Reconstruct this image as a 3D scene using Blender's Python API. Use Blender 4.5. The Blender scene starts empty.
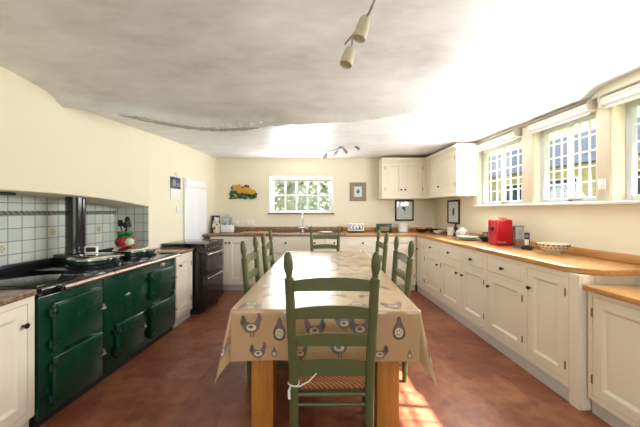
import bpy, bmesh, math, random
from mathutils import Vector, Matrix, noise
random.seed(7)
S = bpy.context.scene
C = S.collection
R = math.radians
FOC = 290.0            # focal length in pixels of a 640-wide frame
HORIZ = 210.5
EYE = 1.32

# ------------------------------------------------------------------ camera
cd = bpy.data.cameras.new('camera')
cd.sensor_width = 36.0
cd.lens = FOC / 640 * 36
cd.shift_y = -(213.5 - HORIZ) / 640
cd.clip_start = 0.05
cam = bpy.data.objects.new('camera', cd); C.objects.link(cam)
cam.location = (0, 0, EYE); cam.rotation_euler = (R(90), 0, 0)
S.camera = cam
# ------------------------------------------------------------------ world, sun, daylight and rear fill, exposure
S.view_settings.view_transform = 'Standard'
S.view_settings.look = 'None'
S.view_settings.gamma = 1.0
S.view_settings.use_curve_mapping = False
S.view_settings.exposure = 0.53
w = bpy.data.worlds.new('sky'); S.world = w; w.use_nodes = True
nt = w.node_tree; nt.nodes.clear()
out = nt.nodes.new('ShaderNodeOutputWorld'); bg = nt.nodes.new('ShaderNodeBackground')
sky = nt.nodes.new('ShaderNodeTexSky'); sky.sky_type = 'NISHITA'
sky.sun_disc = False; sky.sun_elevation = R(45); sky.sun_rotation = R(95); sky.air_density = 1.0; sky.dust_density = 3.0
mixn = nt.nodes.new('ShaderNodeMix'); mixn.data_type = 'RGBA'; mixn.inputs['Factor'].default_value = 0.75
nt.links.new(sky.outputs[0], mixn.inputs['A']); mixn.inputs['B'].default_value = (0.95, 0.98, 1.0, 1)
nt.links.new(mixn.outputs['Result'], bg.inputs[0]); bg.inputs[1].default_value = 0.52
nt.links.new(bg.outputs[0], out.inputs[0])
sd = bpy.data.lights.new('sun', 'SUN'); sd.energy = 30.0; sd.angle = R(0.9); sd.color = (1.0, 0.96, 0.9)
so = bpy.data.objects.new('sun', sd); C.objects.link(so)
so.location = (6, 2, 6)
so.rotation_euler = Vector((-1.0, 0.10, -0.94)).to_track_quat('-Z', 'Y').to_euler()
def area_lamp(name, loc, rot, sx, sy, energy=0, col=(0.93, 0.97, 1.0)):
    l = bpy.data.lights.new(name, 'AREA'); l.shape = 'RECTANGLE'; l.size = sx; l.size_y = sy
    o = bpy.data.objects.new(name, l); C.objects.link(o); o.location = loc; o.rotation_euler = rot
    if energy: l.energy = energy; l.color = col
    else: l.cycles.is_portal = True
    return o
BACK_Y = 5.38
RA = math.atan(0.0448)      # right wall turns this much
LA = -math.atan(0.0586)     # left wall
def rw(x, y, z=0): return Vector((2.37 + x * math.cos(RA) - y * math.sin(RA), x * math.sin(RA) + y * math.cos(RA), z))
def lw(x, y, z=0): return Vector((-2.245 + x * math.cos(LA) - y * math.sin(LA), x * math.sin(LA) + y * math.cos(LA), z))
WINS = [(3.2, 4.04, 0.06), (2.38, 3.02, 0.06), (1.30, 2.25, 0.10)]
for i, (a, b, d) in enumerate(WINS):
    area_lamp('daylight_fill', rw(-0.08, (a + b) / 2, 1.76), Vector((-1, -0.045, 0.20)).to_track_quat('-Z', 'Y').to_euler(), b - a - 0.06, 0.68, 25 * (b - a))
area_lamp('daylight_fill', (-0.35, BACK_Y + 0.12, 1.62), Vector((0, -1, 0.7)).to_track_quat('-Z', 'Y').to_euler(), 1.05, 0.58, 20)
area_lamp('daylight_fill', (0.1, -1.55, 1.45), Vector((0, 1, 0.1)).to_track_quat('-Z', 'Y').to_euler(), 2.6, 1.5, 19)  # fill lamp added behind the camera, at the made-up rear window

# ------------------------------------------------------------------ materials
MATS = {}
class NT:
    def __init__(s, name):
        s.m = bpy.data.materials.new(name); s.m.use_nodes = True; s.t = s.m.node_tree
        s.p = s.t.nodes['Principled BSDF']; s._tc = None
    def n(s, typ, **k):
        x = s.t.nodes.new(typ)
        for a, v in k.items(): setattr(x, a, v)
        return x
    def l(s, a, b): s.t.links.new(a, b)
    @property
    def obj(s):
        if s._tc is None: s._tc = s.n('ShaderNodeTexCoord')
        return s._tc.outputs['Object']
    def math(s, op, a, b=None, c=None):
        x = s.n('ShaderNodeMath', operation=op)
        for i, v in enumerate((a, b, c)):
            if v is None: continue
            if isinstance(v, (int, float)): x.inputs[i].default_value = v
            else: s.l(v, x.inputs[i])
        return x.outputs[0]
    def mix(s, f, a, b):
        x = s.n('ShaderNodeMix', data_type='RGBA')
        for k, v in (('Factor', f), ('A', a), ('B', b)):
            if isinstance(v, (int, float)): x.inputs[k].default_value = v
            elif isinstance(v, tuple): x.inputs[k].default_value = (*v, 1)
            else: s.l(v, x.inputs[k])
        return x.outputs['Result']
    def noise(s, scale, detail=3, rough=0.5, vec=None, stretch=None):
        x = s.n('ShaderNodeTexNoise'); x.inputs['Scale'].default_value = scale
        x.inputs['Detail'].default_value = detail; x.inputs['Roughness'].default_value = rough
        v = vec or s.obj
        if stretch:
            mp = s.n('ShaderNodeMapping'); mp.inputs['Scale'].default_value = stretch; s.l(v, mp.inputs[0]); v = mp.outputs[0]
        s.l(v, x.inputs['Vector']); return x.outputs['Fac']
    def ramp(s, f, stops):
        x = s.n('ShaderNodeValToRGB'); e = x.color_ramp.elements
        while len(e) < len(stops): e.new(0.5)
        for i, (p, c) in enumerate(stops): e[i].position = p; e[i].color = (*c, 1)
        s.l(f, x.inputs[0]); return x.outputs[0]
    def bump(s, h, strength=0.2, dist=0.01):
        x = s.n('ShaderNodeBump'); x.inputs['Strength'].default_value = strength; x.inputs['Distance'].default_value = dist
        s.l(h, x.inputs['Height']); s.l(x.outputs[0], s.p.inputs['Normal'])
    def set(s, col=None, rough=None, metal=None, spec=None, **k):
        if col is not None:
            if isinstance(col, tuple): s.p.inputs['Base Color'].default_value = (*col, 1)
            else: s.l(col, s.p.inputs['Base Color'])
        if rough is not None:
            if isinstance(rough, (int, float)): s.p.inputs['Roughness'].default_value = rough
            else: s.l(rough, s.p.inputs['Roughness'])
        if metal is not None: s.p.inputs['Metallic'].default_value = metal
        if spec is not None: s.p.inputs['Specular IOR Level'].default_value = spec
        return s.m
def sc(r, g, b):
    f = lambda c: (c / 255 / 12.92) if c / 255 <= 0.04045 else ((c / 255 + 0.055) / 1.055) ** 2.4
    return (f(r), f(g), f(b))
def paint(name, col, rough=0.5, var=0.06, scale=4.0, bump=0.0, bscale=60, spec=0.4):
    m = NT(name); d = tuple(c * (1 - var) for c in col); u = tuple(min(1, c * (1 + var)) for c in col)
    m.set(m.mix(m.noise(scale, 4), d, u), rough, spec=spec)
    if bump: m.bump(m.noise(bscale, 3), bump, 0.004)
    return m.m
def metal(name, col, rough): 
    m = NT(name); n_ = m.noise(30, 2)
    return m.set(col, m.math('MULTIPLY_ADD', n_, 0.1, rough), 1.0)
M = MATS
M['wall'] = paint('cream wall paint', sc(238, 229, 203), 0.85, 0.03, 2.0, 0.25, 9)
M['trimwhite'] = paint('white gloss paint', sc(238, 238, 238), 0.4, 0.02)
M['cab'] = paint('cream cabinet paint', sc(242, 231, 210), 0.42, 0.02, 3)
M['plinth'] = paint('pale grey plinth paint', sc(214, 208, 200), 0.5, 0.03)
M['knob'] = metal('bronze', sc(70, 55, 45), 0.35)
M['brass'] = metal('hinge brass', sc(150, 130, 95), 0.35)
M['chrome'] = metal('chrome', (0.8, 0.8, 0.82), 0.08)
M['copper'] = metal('warm steel', sc(235, 212, 200), 0.3)
M['black'] = paint('black enamel', (0.012, 0.012, 0.014), 0.12, 0.1, 5, spec=0.6)
M['blackmatt'] = paint('matt black', (0.02, 0.02, 0.022), 0.5, 0.1)
M['blackglass'] = paint('black glass', (0.008, 0.009, 0.011), 0.03, 0.1, spec=0.8)
M['green'] = paint('racing green enamel', sc(8, 56, 40), 0.12, 0.08, 3, spec=0.6)
M['greendark'] = paint('dark green enamel edge', sc(8, 50, 36), 0.15, 0.08, 3, spec=0.6)
M['chair'] = paint('sage green chair paint', sc(90, 94, 58), 0.35, 0.14, 12, 0.1, 60)
M['white'] = paint('white ceramic', sc(240, 238, 232), 0.2, 0.02)
M['cream'] = paint('cream ceramic', sc(228, 214, 185), 0.3, 0.05)
M['red'] = paint('red plastic', sc(196, 18, 34), 0.2, 0.05, spec=0.5)
M['plasticgrey'] = paint('grey plastic', sc(120, 124, 128), 0.35, 0.04)
M['blue'] = paint('dark blue print', sc(38, 56, 104), 0.4, 0.25, 20)
M['lilac'] = paint('pale lilac plastic', sc(196, 198, 224), 0.2, 0.05)
M['darkwood'] = paint('dark turned wood', sc(72, 34, 22), 0.4, 0.25, 15)
M['yellow'] = paint('yellow skin', sc(220, 170, 50), 0.4, 0.15, 12)
M['tingreen'] = paint('dark green tin', sc(24, 62, 46), 0.3, 0.1)
M['gold'] = paint('gold print', sc(150, 120, 60), 0.4, 0.2, 60)
M['palegreen'] = paint('pale green ceramic', sc(170, 205, 165), 0.25, 0.05)
M['taupe'] = paint('taupe frame', sc(150, 130, 114), 0.55, 0.08, 20)
M['darkframe'] = paint('black brown frame', sc(42, 36, 30), 0.35, 0.15, 30)
M['paper'] = paint('white paper', sc(240, 238, 232), 0.8, 0.02)
M['ink'] = paint('grey drawing ink', sc(110, 112, 120), 0.8, 0.2, 60)
M['lampcream'] = paint('cream metal shade', sc(198, 186, 164), 0.35, 0.03)
M['steel'] = metal('brushed steel', sc(170, 165, 160), 0.3)
M['terracotta'] = paint('terracotta sill', sc(150, 100, 78), 0.6, 0.15, 15)
M['leaf'] = paint('leaf green', sc(150, 156, 132), 0.6, 0.3, 4)
M['plaqueleaf'] = paint('green glaze leaf', sc(52, 84, 44), 0.4, 0.4, 10)
M['leafdark'] = paint('dark leaf', sc(120, 134, 104), 0.6, 0.4, 10)
M['orange'] = paint('ochre glaze', sc(205, 150, 60), 0.4, 0.25, 12)
M['motif'] = paint('pale tile motif', sc(196, 184, 140), 0.3, 0.1, 30)
M['potred'] = paint('red glaze', sc(160, 52, 46), 0.25, 0.2, 15)
M['potgreen'] = paint('green glaze', sc(48, 120, 76), 0.3, 0.3, 15)
M['stonepale'] = paint('window stone', sc(214, 200, 176), 0.8, 0.08, 6, 0.3, 40)
M['winmetal'] = paint('grey window frame', sc(200, 202, 206), 0.35, 0.04)
M['blind'] = paint('pale blind cloth', sc(188, 180, 166), 0.7, 0.05, 15)
M['rail'] = paint('brown rail', sc(150, 138, 122), 0.5, 0.1)
M['string'] = paint('white cord', sc(236, 232, 222), 0.8, 0.05)
M['skyroof'] = None
def m_glass():
    m = NT('window glass'); t = m.t; t.nodes.remove(m.p)
    tr = m.n('ShaderNodeBsdfTransparent'); tr.inputs[0].default_value = (0.96, 0.98, 0.98, 1)
    gl = m.n('ShaderNodeBsdfGlossy'); gl.inputs['Roughness'].default_value = 0.02
    mx = m.n('ShaderNodeMixShader'); mx.inputs[0].default_value = 0.03
    m.l(tr.outputs[0], mx.inputs[1]); m.l(gl.outputs[0], mx.inputs[2]); m.l(mx.outputs[0], t.nodes['Material Output'].inputs[0]); return m.m
M['glass'] = m_glass()
def m_clear():
    m = NT('clear plastic'); t = m.t; t.nodes.remove(m.p)
    tr = m.n('ShaderNodeBsdfTransparent'); tr.inputs[0].default_value = (0.80, 0.83, 0.9, 1)
    gl = m.n('ShaderNodeBsdfGlossy'); gl.inputs['Roughness'].default_value = 0.05
    mx = m.n('ShaderNodeMixShader'); mx.inputs[0].default_value = 0.15
    m.l(tr.outputs[0], mx.inputs[1]); m.l(gl.outputs[0], mx.inputs[2]); m.l(mx.outputs[0], t.nodes['Material Output'].inputs[0]); return m.m
M['clear'] = m_clear()
def m_wood(name, c0, c1, rough, stretch, scale=3.0):
    m = NT(name); f = m.noise(scale, 6, 0.6, stretch=stretch); f2 = m.noise(scale * 5, 3, 0.5, stretch=stretch)
    h = m.math('MULTIPLY_ADD', f2, 0.35, m.math('MULTIPLY', f, 0.75))
    m.set(m.ramp(h, [(0.3, c0), (0.75, c1)]), rough, spec=0.45); m.p.inputs['Coat Weight'].default_value = 0.6 if 'worktop' in name else 0.0; m.p.inputs['Coat Roughness'].default_value = 0.16; m.bump(f2, 0.06, 0.003); return m.m
M['oakY'] = m_wood('oak worktop', sc(172, 112, 58), sc(214, 162, 100), 0.28, (14, 1.2, 14))
M['oakX'] = m_wood('oak worktop cross', sc(160, 104, 56), sc(205, 152, 94), 0.28, (1.2, 14, 14))
M['pine'] = m_wood('orange pine', sc(168, 102, 42), sc(206, 140, 68), 0.4, (16, 16, 1.3))
def m_granite():
    m = NT('brown granite'); v = m.n('ShaderNodeTexVoronoi'); v.inputs['Scale'].default_value = 130; m.l(m.obj, v.inputs['Vector'])
    f = m.noise(60, 4)
    c = m.mix(m.noise(9, 2), m.ramp(v.outputs['Color'], [(0.2, sc(60, 44, 36)), (0.8, sc(176, 136, 108))]), m.ramp(f, [(0.35, sc(96, 70, 54)), (0.7, sc(186, 150, 120))]))
    m.set(c, 0.2, spec=0.5); return m.m
M['granite'] = m_granite()
def m_rush():
    m = NT('woven rush'); wv = m.n('ShaderNodeTexWave'); wv.inputs['Scale'].default_value = 26; wv.bands_direction = 'DIAGONAL'
    wv.inputs['Distortion'].default_value = 2.0; m.l(m.obj, wv.inputs['Vector'])
    m.set(m.mix(wv.outputs['Fac'], sc(112, 62, 36), sc(188, 122, 78)), 0.8); m.bump(wv.outputs['Fac'], 0.6, 0.004); return m.m
M['rush'] = m_rush()
def m_ceiling():
    m = NT('lime washed ceiling'); a = m.noise(0.9, 5, 0.6, stretch=(1, 1.6, 1)); b = m.noise(3.2, 5, 0.65, stretch=(1, 2.2, 1))
    h = m.math('MULTIPLY_ADD', b, 0.5, m.math('MULTIPLY', a, 0.55))
    m.set(m.ramp(h, [(0.33, sc(212, 208, 207)), (0.50, sc(232, 231, 231)), (0.66, sc(246, 246, 246))]), 0.42, spec=0.5)
    m.bump(m.noise(2.2, 2, 0.5), 0.35, 0.05); return m.m
M['ceiling'] = m_ceiling()
def m_floor():
    m = NT('terracotta octagon tiles'); sp = m.n('ShaderNodeSeparateXYZ'); m.l(m.obj, sp.inputs[0]); p = 0.30
    def cell(o, off): return m.math('ADD', m.math('DIVIDE', o, p), off)
    u, v = cell(sp.outputs[0], 0.11), cell(sp.outputs[1], 0.37)
    fu = m.math('ABSOLUTE', m.math('SUBTRACT', m.math('FRACT', u), 0.5)); fv = m.math('ABSOLUTE', m.math('SUBTRACT', m.math('FRACT', v), 0.5))
    sm = m.math('ADD', fu, fv)
    dot = m.math('GREATER_THAN', sm, 0.86)
    ring = m.math('COMPARE', sm, 0.86, 0.012)
    edge = m.math('GREATER_THAN', m.math('MAXIMUM', fu, fv), 0.490)
    grout = m.math('MAXIMUM', ring, m.math('MULTIPLY', edge, m.math('SUBTRACT', 1.0, dot)))
    cb = m.n('ShaderNodeCombineXYZ'); m.l(m.math('FLOOR', u), cb.inputs[0]); m.l(m.math('FLOOR', v), cb.inputs[1])
    wn = m.n('ShaderNodeTexWhiteNoise'); m.l(cb.outputs[0], wn.inputs['Vector'])
    n1 = m.noise(2.2, 5, 0.6); n2 = m.noise(11, 4, 0.6)
    h = m.math('MULTIPLY_ADD', wn.outputs['Value'], 0.12, m.math('MULTIPLY_ADD', n2, 0.40, m.math('MULTIPLY', n1, 0.55)))
    c = m.ramp(h, [(0.33, sc(100, 54, 38)), (0.52, sc(136, 78, 54)), (0.70, sc(168, 112, 80))])
    c = m.mix(m.math('MULTIPLY', dot, 0.45), c, sc(104, 42, 32)); c = m.mix(m.math('MULTIPLY', grout, 0.3), c, sc(128, 92, 74))
    m.set(c, m.math('MULTIPLY_ADD', n2, 0.2, 0.28), spec=0.45)
    m.bump(m.math('MULTIPLY_ADD', grout, -0.5, n2), 0.15, 0.004); return m.m
M['floor'] = m_floor()
def m_tiles():
    m = NT('pale glazed tiles'); sp = m.n('ShaderNodeSeparateXYZ'); m.l(m.obj, sp.inputs[0]); p = 0.106
    s_ = m.math('ADD', sp.outputs[0], sp.outputs[1])
    u = m.math('DIVIDE', s_, p); v = m.math('DIVIDE', m.math('SUBTRACT', sp.outputs[2], 0.96), p)
    fu = m.math('ABSOLUTE', m.math('SUBTRACT', m.math('FRACT', u), 0.5)); fv = m.math('ABSOLUTE', m.math('SUBTRACT', m.math('FRACT', v), 0.5))
    g = m.math('GREATER_THAN', m.math('MAXIMUM', fu, fv), 0.462)
    cb = m.n('ShaderNodeCombineXYZ'); m.l(m.math('FLOOR', u), cb.inputs[0]); m.l(m.math('FLOOR', v), cb.inputs[1])
    wn = m.n('ShaderNodeTexWhiteNoise'); m.l(cb.outputs[0], wn.inputs['Vector'])
    c = m.mix(wn.outputs['Value'], sc(206, 214, 204), sc(224, 226, 214))
    c = m.mix(g, c, sc(150, 148, 138)); m.set(c, m.math('MULTIPLY_ADD', g, 0.5, 0.18), spec=0.5)
    m.bump(m.math('SUBTRACT', 1.0, g), 0.4, 0.004); return m.m
M['tiles'] = m_tiles()
def m_rope():
    m = NT('grey rope tile'); wv = m.n('ShaderNodeTexWave'); wv.inputs['Scale'].default_value = 14; wv.bands_direction = 'DIAGONAL'; m.l(m.obj, wv.inputs['Vector'])
    m.set(m.mix(wv.outputs['Fac'], sc(92, 92, 90), sc(150, 150, 146)), 0.3); return m.m
M['rope'] = m_rope()
def m_cloth():
    m = NT('tan oilcloth'); n_ = m.noise(3, 3); wv = m.noise(300, 2)
    m.set(m.mix(n_, sc(178, 142, 98), sc(192, 157, 112)), 0.22, spec=0.7); m.bump(m.noise(7, 3), 0.06, 0.01); m.p.inputs['Coat Weight'].default_value = 1.0; m.p.inputs['Coat Roughness'].default_value = 0.33; m.p.inputs['Coat IOR'].default_value = 2.0; return m.m
M['cloth'] = m_cloth()
M['hen_grey'] = paint('hen feather print', sc(104, 90, 80), 0.3, 0.35, 90, spec=0.5)
M['hen_dark'] = paint('hen outline print', sc(58, 47, 43), 0.3, 0.3, 60, spec=0.5)
M['hen_pale'] = paint('hen speckle print', sc(216, 196, 166), 0.35, 0.1, 60, spec=0.5)
M['hen_red'] = paint('hen comb print', sc(170, 40, 40), 0.35, 0.1, spec=0.5)
for k in ('hen_grey', 'hen_dark', 'hen_pale', 'hen_red'):
    q = M[k].node_tree.nodes['Principled BSDF']; q.inputs['Coat Weight'].default_value = 1.0; q.inputs['Coat Roughness'].default_value = 0.33; q.inputs['Coat IOR'].default_value = 2.0
def m_stone():
    m = NT('garden stone'); b = m.n('ShaderNodeTexBrick'); b.inputs['Scale'].default_value = 3.0; sp = m.n('ShaderNodeSeparateXYZ'); m.l(m.obj, sp.inputs[0])
    cb = m.n('ShaderNodeCombineXYZ'); m.l(m.math('ADD', sp.outputs[0], sp.outputs[1]), cb.inputs[0]); m.l(sp.outputs[2], cb.inputs[1]); m.l(cb.outputs[0], b.inputs['Vector'])
    b.inputs['Color1'].default_value = (*sc(214, 184, 132), 1); b.inputs['Color2'].default_value = (*sc(190, 164, 124), 1); b.inputs['Mortar'].default_value = (*sc(206, 196, 174), 1)
    m.set(b.outputs['Color'], 0.9); return m.m
M['stone'] = m_stone()
M['slate'] = paint('blue grey slate', sc(66, 76, 96), 0.6, 0.25, 5)
M['grass'] = paint('lawn', sc(96, 120, 64), 0.9, 0.3, 3)
M['darkpane'] = paint('dark pane', sc(58, 70, 88), 0.1, 0.1)

# ------------------------------------------------------------------ mesh helpers
class B:
    def __init__(s): s.bm = bmesh.new(); s.mi = 0
    def _mark(s, faces):
        for f in faces: f.material_index = s.mi
    def box(s, x0, x1, y0, y1, z0, z1, bev=0.0, seg=2):
        r = bmesh.ops.create_cube(s.bm, size=1.0); vs = r['verts']
        for v in vs:
            v.co = Vector(((x0 + x1) / 2 + v.co.x * (x1 - x0), (y0 + y1) / 2 + v.co.y * (y1 - y0), (z0 + z1) / 2 + v.co.z * (z1 - z0)))
        fs = {f for v in vs for f in v.link_faces}
        if bev:
            es = list({e for v in vs for e in v.link_edges})
            q = bmesh.ops.bevel(s.bm, geom=es, offset=bev, segments=seg, affect='EDGES', profile=0.5)
            fs = {f for f in fs if f.is_valid} | set(q['faces'])
        s._mark(fs); return s
    def prism(s, poly, z0, z1, bev=0.0):
        a = [s.bm.verts.new((x, y, z0)) for x, y in poly]; b = [s.bm.verts.new((x, y, z1)) for x, y in poly]
        n_ = len(poly); fs = [s.bm.faces.new(list(reversed(a))), s.bm.faces.new(b)]
        for i in range(n_): fs.append(s.bm.faces.new((a[i], a[(i + 1) % n_], b[(i + 1) % n_], b[i])))
        bmesh.ops.recalc_face_normals(s.bm, faces=fs)
        if bev:
            es = list({e for f in fs[:2] for e in f.edges})
            q = bmesh.ops.bevel(s.bm, geom=es, offset=bev, segments=2, affect='EDGES', profile=0.5)
            fs = [f for f in fs if f.is_valid] + q['faces']
        s._mark(fs); return s
    def xz(s, poly, y0, y1):   # prism of a polygon drawn in x-z, between two y values
        a = [s.bm.verts.new((x, y0, z)) for x, z in poly]; b = [s.bm.verts.new((x, y1, z)) for x, z in poly]
        n_ = len(poly); fs = [s.bm.faces.new(a), s.bm.faces.new(list(reversed(b)))]
        for i in range(n_): fs.append(s.bm.faces.new((a[i], b[i], b[(i + 1) % n_], a[(i + 1) % n_])))
        bmesh.ops.recalc_face_normals(s.bm, faces=fs); s._mark(fs); return s
    def quad(s, *p):
        f = s.bm.faces.new([s.bm.verts.new(q) for q in p]); s._mark([f]); return s
    def lathe(s, prof, at=(0, 0, 0), axis=(0, 0, 1), seg=20):   # prof: (radius, height) up the axis
        q = Vector(axis).normalized().to_track_quat('Z', 'Y'); at = Vector(at); rings = []
        for r, h in prof:
            if r < 1e-6: rings.append([s.bm.verts.new(at + q @ Vector((0, 0, h)))])
            else: rings.append([s.bm.verts.new(at + q @ Vector((r * math.cos(2 * math.pi * k / seg), r * math.sin(2 * math.pi * k / seg), h))) for k in range(seg)])
        fs = []
        for a, b in zip(rings, rings[1:]):
            for k in range(seg):
                k2 = (k + 1) % seg
                if len(a) == 1 and len(b) == 1: continue
                if len(a) == 1: fs.append(s.bm.faces.new((a[0], b[k2], b[k])))
                elif len(b) == 1: fs.append(s.bm.faces.new((a[k], a[k2], b[0])))
                else: fs.append(s.bm.faces.new((a[k], a[k2], b[k2], b[k])))
        if len(rings[0]) > 1: fs.append(s.bm.faces.new(list(reversed(rings[0]))))
        if len(rings[-1]) > 1: fs.append(s.bm.faces.new(rings[-1]))
        s._mark(fs); return s
    def cyl(s, p0, p1, r0, r1=None, seg=14):
        p0, p1 = Vector(p0), Vector(p1); r1 = r0 if r1 is None else r1
        return s.lathe([(r0, 0), (r1, (p1 - p0).length)], p0, p1 - p0, seg)
    def tube(s, pts, r, seg=10):
        pts = [Vector(p) for p in pts]; rings = []; n_ = len(pts); up = None
        for i, p in enumerate(pts):
            t = (pts[min(i + 1, n_ - 1)] - pts[max(i - 1, 0)]).normalized()
            if up is None: up = t.orthogonal().normalized()
            up = (up - t * up.dot(t)).normalized(); side = t.cross(up)
            rr = r[i] if isinstance(r, (list, tuple)) else r
            rings.append([s.bm.verts.new(p + rr * (math.cos(2 * math.pi * k / seg) * up + math.sin(2 * math.pi * k / seg) * side)) for k in range(seg)])
        fs = []
        for a, b in zip(rings, rings[1:]):
            for k in range(seg): fs.append(s.bm.faces.new((a[k], a[(k + 1) % seg], b[(k + 1) % seg], b[k])))
        fs.append(s.bm.faces.new(list(reversed(rings[0])))); fs.append(s.bm.faces.new(rings[-1])); s._mark(fs); return s
    def ball(s, c, rx, ry=None, rz=None, seg=14):
        ry = rx if ry is None else ry; rz = rx if rz is None else rz
        q = bmesh.ops.create_uvsphere(s.bm, u_segments=seg, v_segments=max(6, seg // 2 + 2), radius=1.0)
        for v in q['verts']: v.co = Vector((c[0] + v.co.x * rx, c[1] + v.co.y * ry, c[2] + v.co.z * rz))
        s._mark({f for v in q['verts'] for f in v.link_faces}); return s
    def build(s, name, mats, parent=None, loc=None, rotz=0.0, smooth=True):
        me = bpy.data.meshes.new(name); bmesh.ops.recalc_face_normals(s.bm, faces=s.bm.faces[:]) if False else None
        s.bm.to_mesh(me); s.bm.free()
        for m in (mats if isinstance(mats, (list, tuple)) else [mats]): me.materials.append(M[m] if isinstance(m, str) else m)
        if smooth:
            me.polygons.foreach_set('use_smooth', [True] * len(me.polygons))
            me.set_sharp_from_angle(angle=R(38))
        o = bpy.data.objects.new(name, me); C.objects.link(o)
        if parent is not None: o.parent = parent
        if loc is not None: o.location = loc
        o.rotation_euler = (0, 0, rotz)
        return o
def tag(o, label=None, cat=None, group=None, kind=None):
    if label: o['label'] = label
    if cat: o['category'] = cat
    if group: o['group'] = group
    if kind: o['kind'] = kind
    return o
def thing(name, label, cat, loc=(0, 0, 0), rotz=0.0, group=None):
    o = bpy.data.objects.new(name, None); C.objects.link(o); o.location = loc; o.rotation_euler = (0, 0, rotz); o.empty_display_size = 0.1
    return tag(o, label, cat, group)
def struct(name, b, m, loc=None, rotz=0.0, parent=None, smooth=True):
    o = b.build(name, m, parent, loc, rotz, smooth)
    if parent is None: o['kind'] = 'structure'
    return o
def copy_tree(o, parent=None):
    c = o.copy(); C.objects.link(c)
    if parent is not None: c.parent = parent
    for ch in list(o.children): copy_tree(ch, c)
    return c
def at(px, py, Y): return Vector(((px - 320) * Y / FOC, Y, EYE - (py - HORIZ) * Y / FOC))

# ================================================================== THE ROOM
BACK = 5.38
fl = B(); fl.box(-3.2, 2.9, -1.9, BACK + 0.4, -0.12, 0.0); struct('floor', fl, 'floor')
def lerp_tab(tab, x):
    if x <= tab[0][0]: return tab[0][1]
    for (a, u), (b, v) in zip(tab, tab[1:]):
        if x <= b:
            t = (x - a) / (b - a); t = t * t * (3 - 2 * t); return u + (v - u) * t
    return tab[-1][1]
YB = [(-2.2, 2.36), (-0.95, 2.75), (0.05, 2.66), (1.38, 2.50), (2.3, 2.43)]
ZB = [(-2.2, 2.165), (-0.95, 2.085), (0.05, 2.115), (1.38, 2.215), (2.3, 2.25)]
def ceil_z(x, y):
    yb, zb = lerp_tab(YB, x), lerp_tab(ZB, x)
    zn = 2.33
    wob = 0.018 * noise.noise(Vector((x * 0.8, y * 0.8, 3.1))) + 0.006 * noise.noise(Vector((x * 2.6, y * 2.6, 1.1)))
    far = 2.255 + 0.012 * (y - 2.4) + wob * 0.5 * min(1, max(0, y - yb - 0.1))
    if x < -1.2: far -= 0.06 * max(0, min(1, (-1.2 - x))) * max(0, min(1, (4.2 - y) / 1.8))
    far = max(far, zb + 0.004)
    if y <= yb:
        t = min(1, (yb - y) / 1.3); t = t * (2 - t); lip = 0.06 * (1 - min(1, (yb - y) / 0.16)) ** 2
        return zb + 0.06 + (zn - zb - 0.06) * t - lip + wob * t
    t = min(1, (y - yb) / 0.09); t = t * t * (3 - 2 * t)
    return zb + (far - zb) * t
cb_ = bmesh.new(); NX, NY = 90, 300; grid = []
ys = [-1.9 + (BACK + 0.3 + 1.9) * j / NY for j in range(NY + 1)]
for i in range(NX + 1):
    x = -3.0 + 6.0 * i / NX
    grid.append([cb_.verts.new((x, y, ceil_z(x, y))) for y in ys])
for i in range(NX):
    for j in range(NY): cb_.faces.new((grid[i][j], grid[i][j + 1], grid[i + 1][j + 1], grid[i + 1][j]))
q = B(); q.bm = cb_; ceil = struct('ceiling', q, 'ceiling')
sm = ceil.modifiers.new('thick', 'SOLIDIFY'); sm.thickness = 0.12; sm.offset = -1
HT = 2.42
def M_flake():
    b = B(); r = random.Random(8); pts, rad = [], []
    for k in range(60):
        x = -1.72 + 1.15 * k / 59; y = lerp_tab(YB, x); pts.append((x, y - 0.012 + r.uniform(-.003, .003), ceil_z(x, y) - 0.004 + r.uniform(-.002, .002))); rad.append(0.012 * min(1, k / 8, (59 - k) / 8 + 0.2) * r.uniform(.6, 1.2) + 0.002)
    b.tube(pts, rad, 6); b.mi = 1
    for k in range(26):
        x = r.uniform(-1.05, -0.55) if k > 6 else r.uniform(-1.0, -0.9); y = lerp_tab(YB, x) - r.uniform(0.0, 0.05); z = ceil_z(x, y); q_ = r.uniform(.006, .016); b.ball((x, y, z - 0.003), q_ * 1.4, q_, q_ * .5, 6)
    return struct('trim_6', b, ['flake', 'paper'])
M['flake'] = paint('grey flaking plaster', sc(176, 166, 156), 0.8, 0.2, 30)
M_flake()
# right wall with three window openings (its own frame turned with the wall)
b = B(); T = 0.16; SZ, HZ = 1.395, 2.15
b.box(0, T, -1.9, BACK + 0.5, 0, SZ); b.box(0, T, -1.9, BACK + 0.5, HZ, HT)
prev = -1.9
for a, c, d in sorted(WINS):
    b.box(0, T, prev, a, SZ, HZ); prev = c
b.box(0, T, prev, BACK + 0.5, SZ, HZ)
struct('wall_right', b, 'wall', (2.37, 0, 0), RA, smooth=False)
# back wall with its window
b = B(); wx0, wx1, wz0, wz1 = -0.945, 0.245, 1.275, 1.965
b.box(-2.3, wx0, BACK, BACK + 0.34, 0, HT); b.box(wx1, 2.6, BACK, BACK + 0.34, 0, HT)
b.box(wx0, wx1, BACK, BACK + 0.34, 0, wz0); b.box(wx0, wx1, BACK, BACK + 0.34, wz1, HT)
struct('wall_back', b, 'wall', smooth=False)
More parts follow.
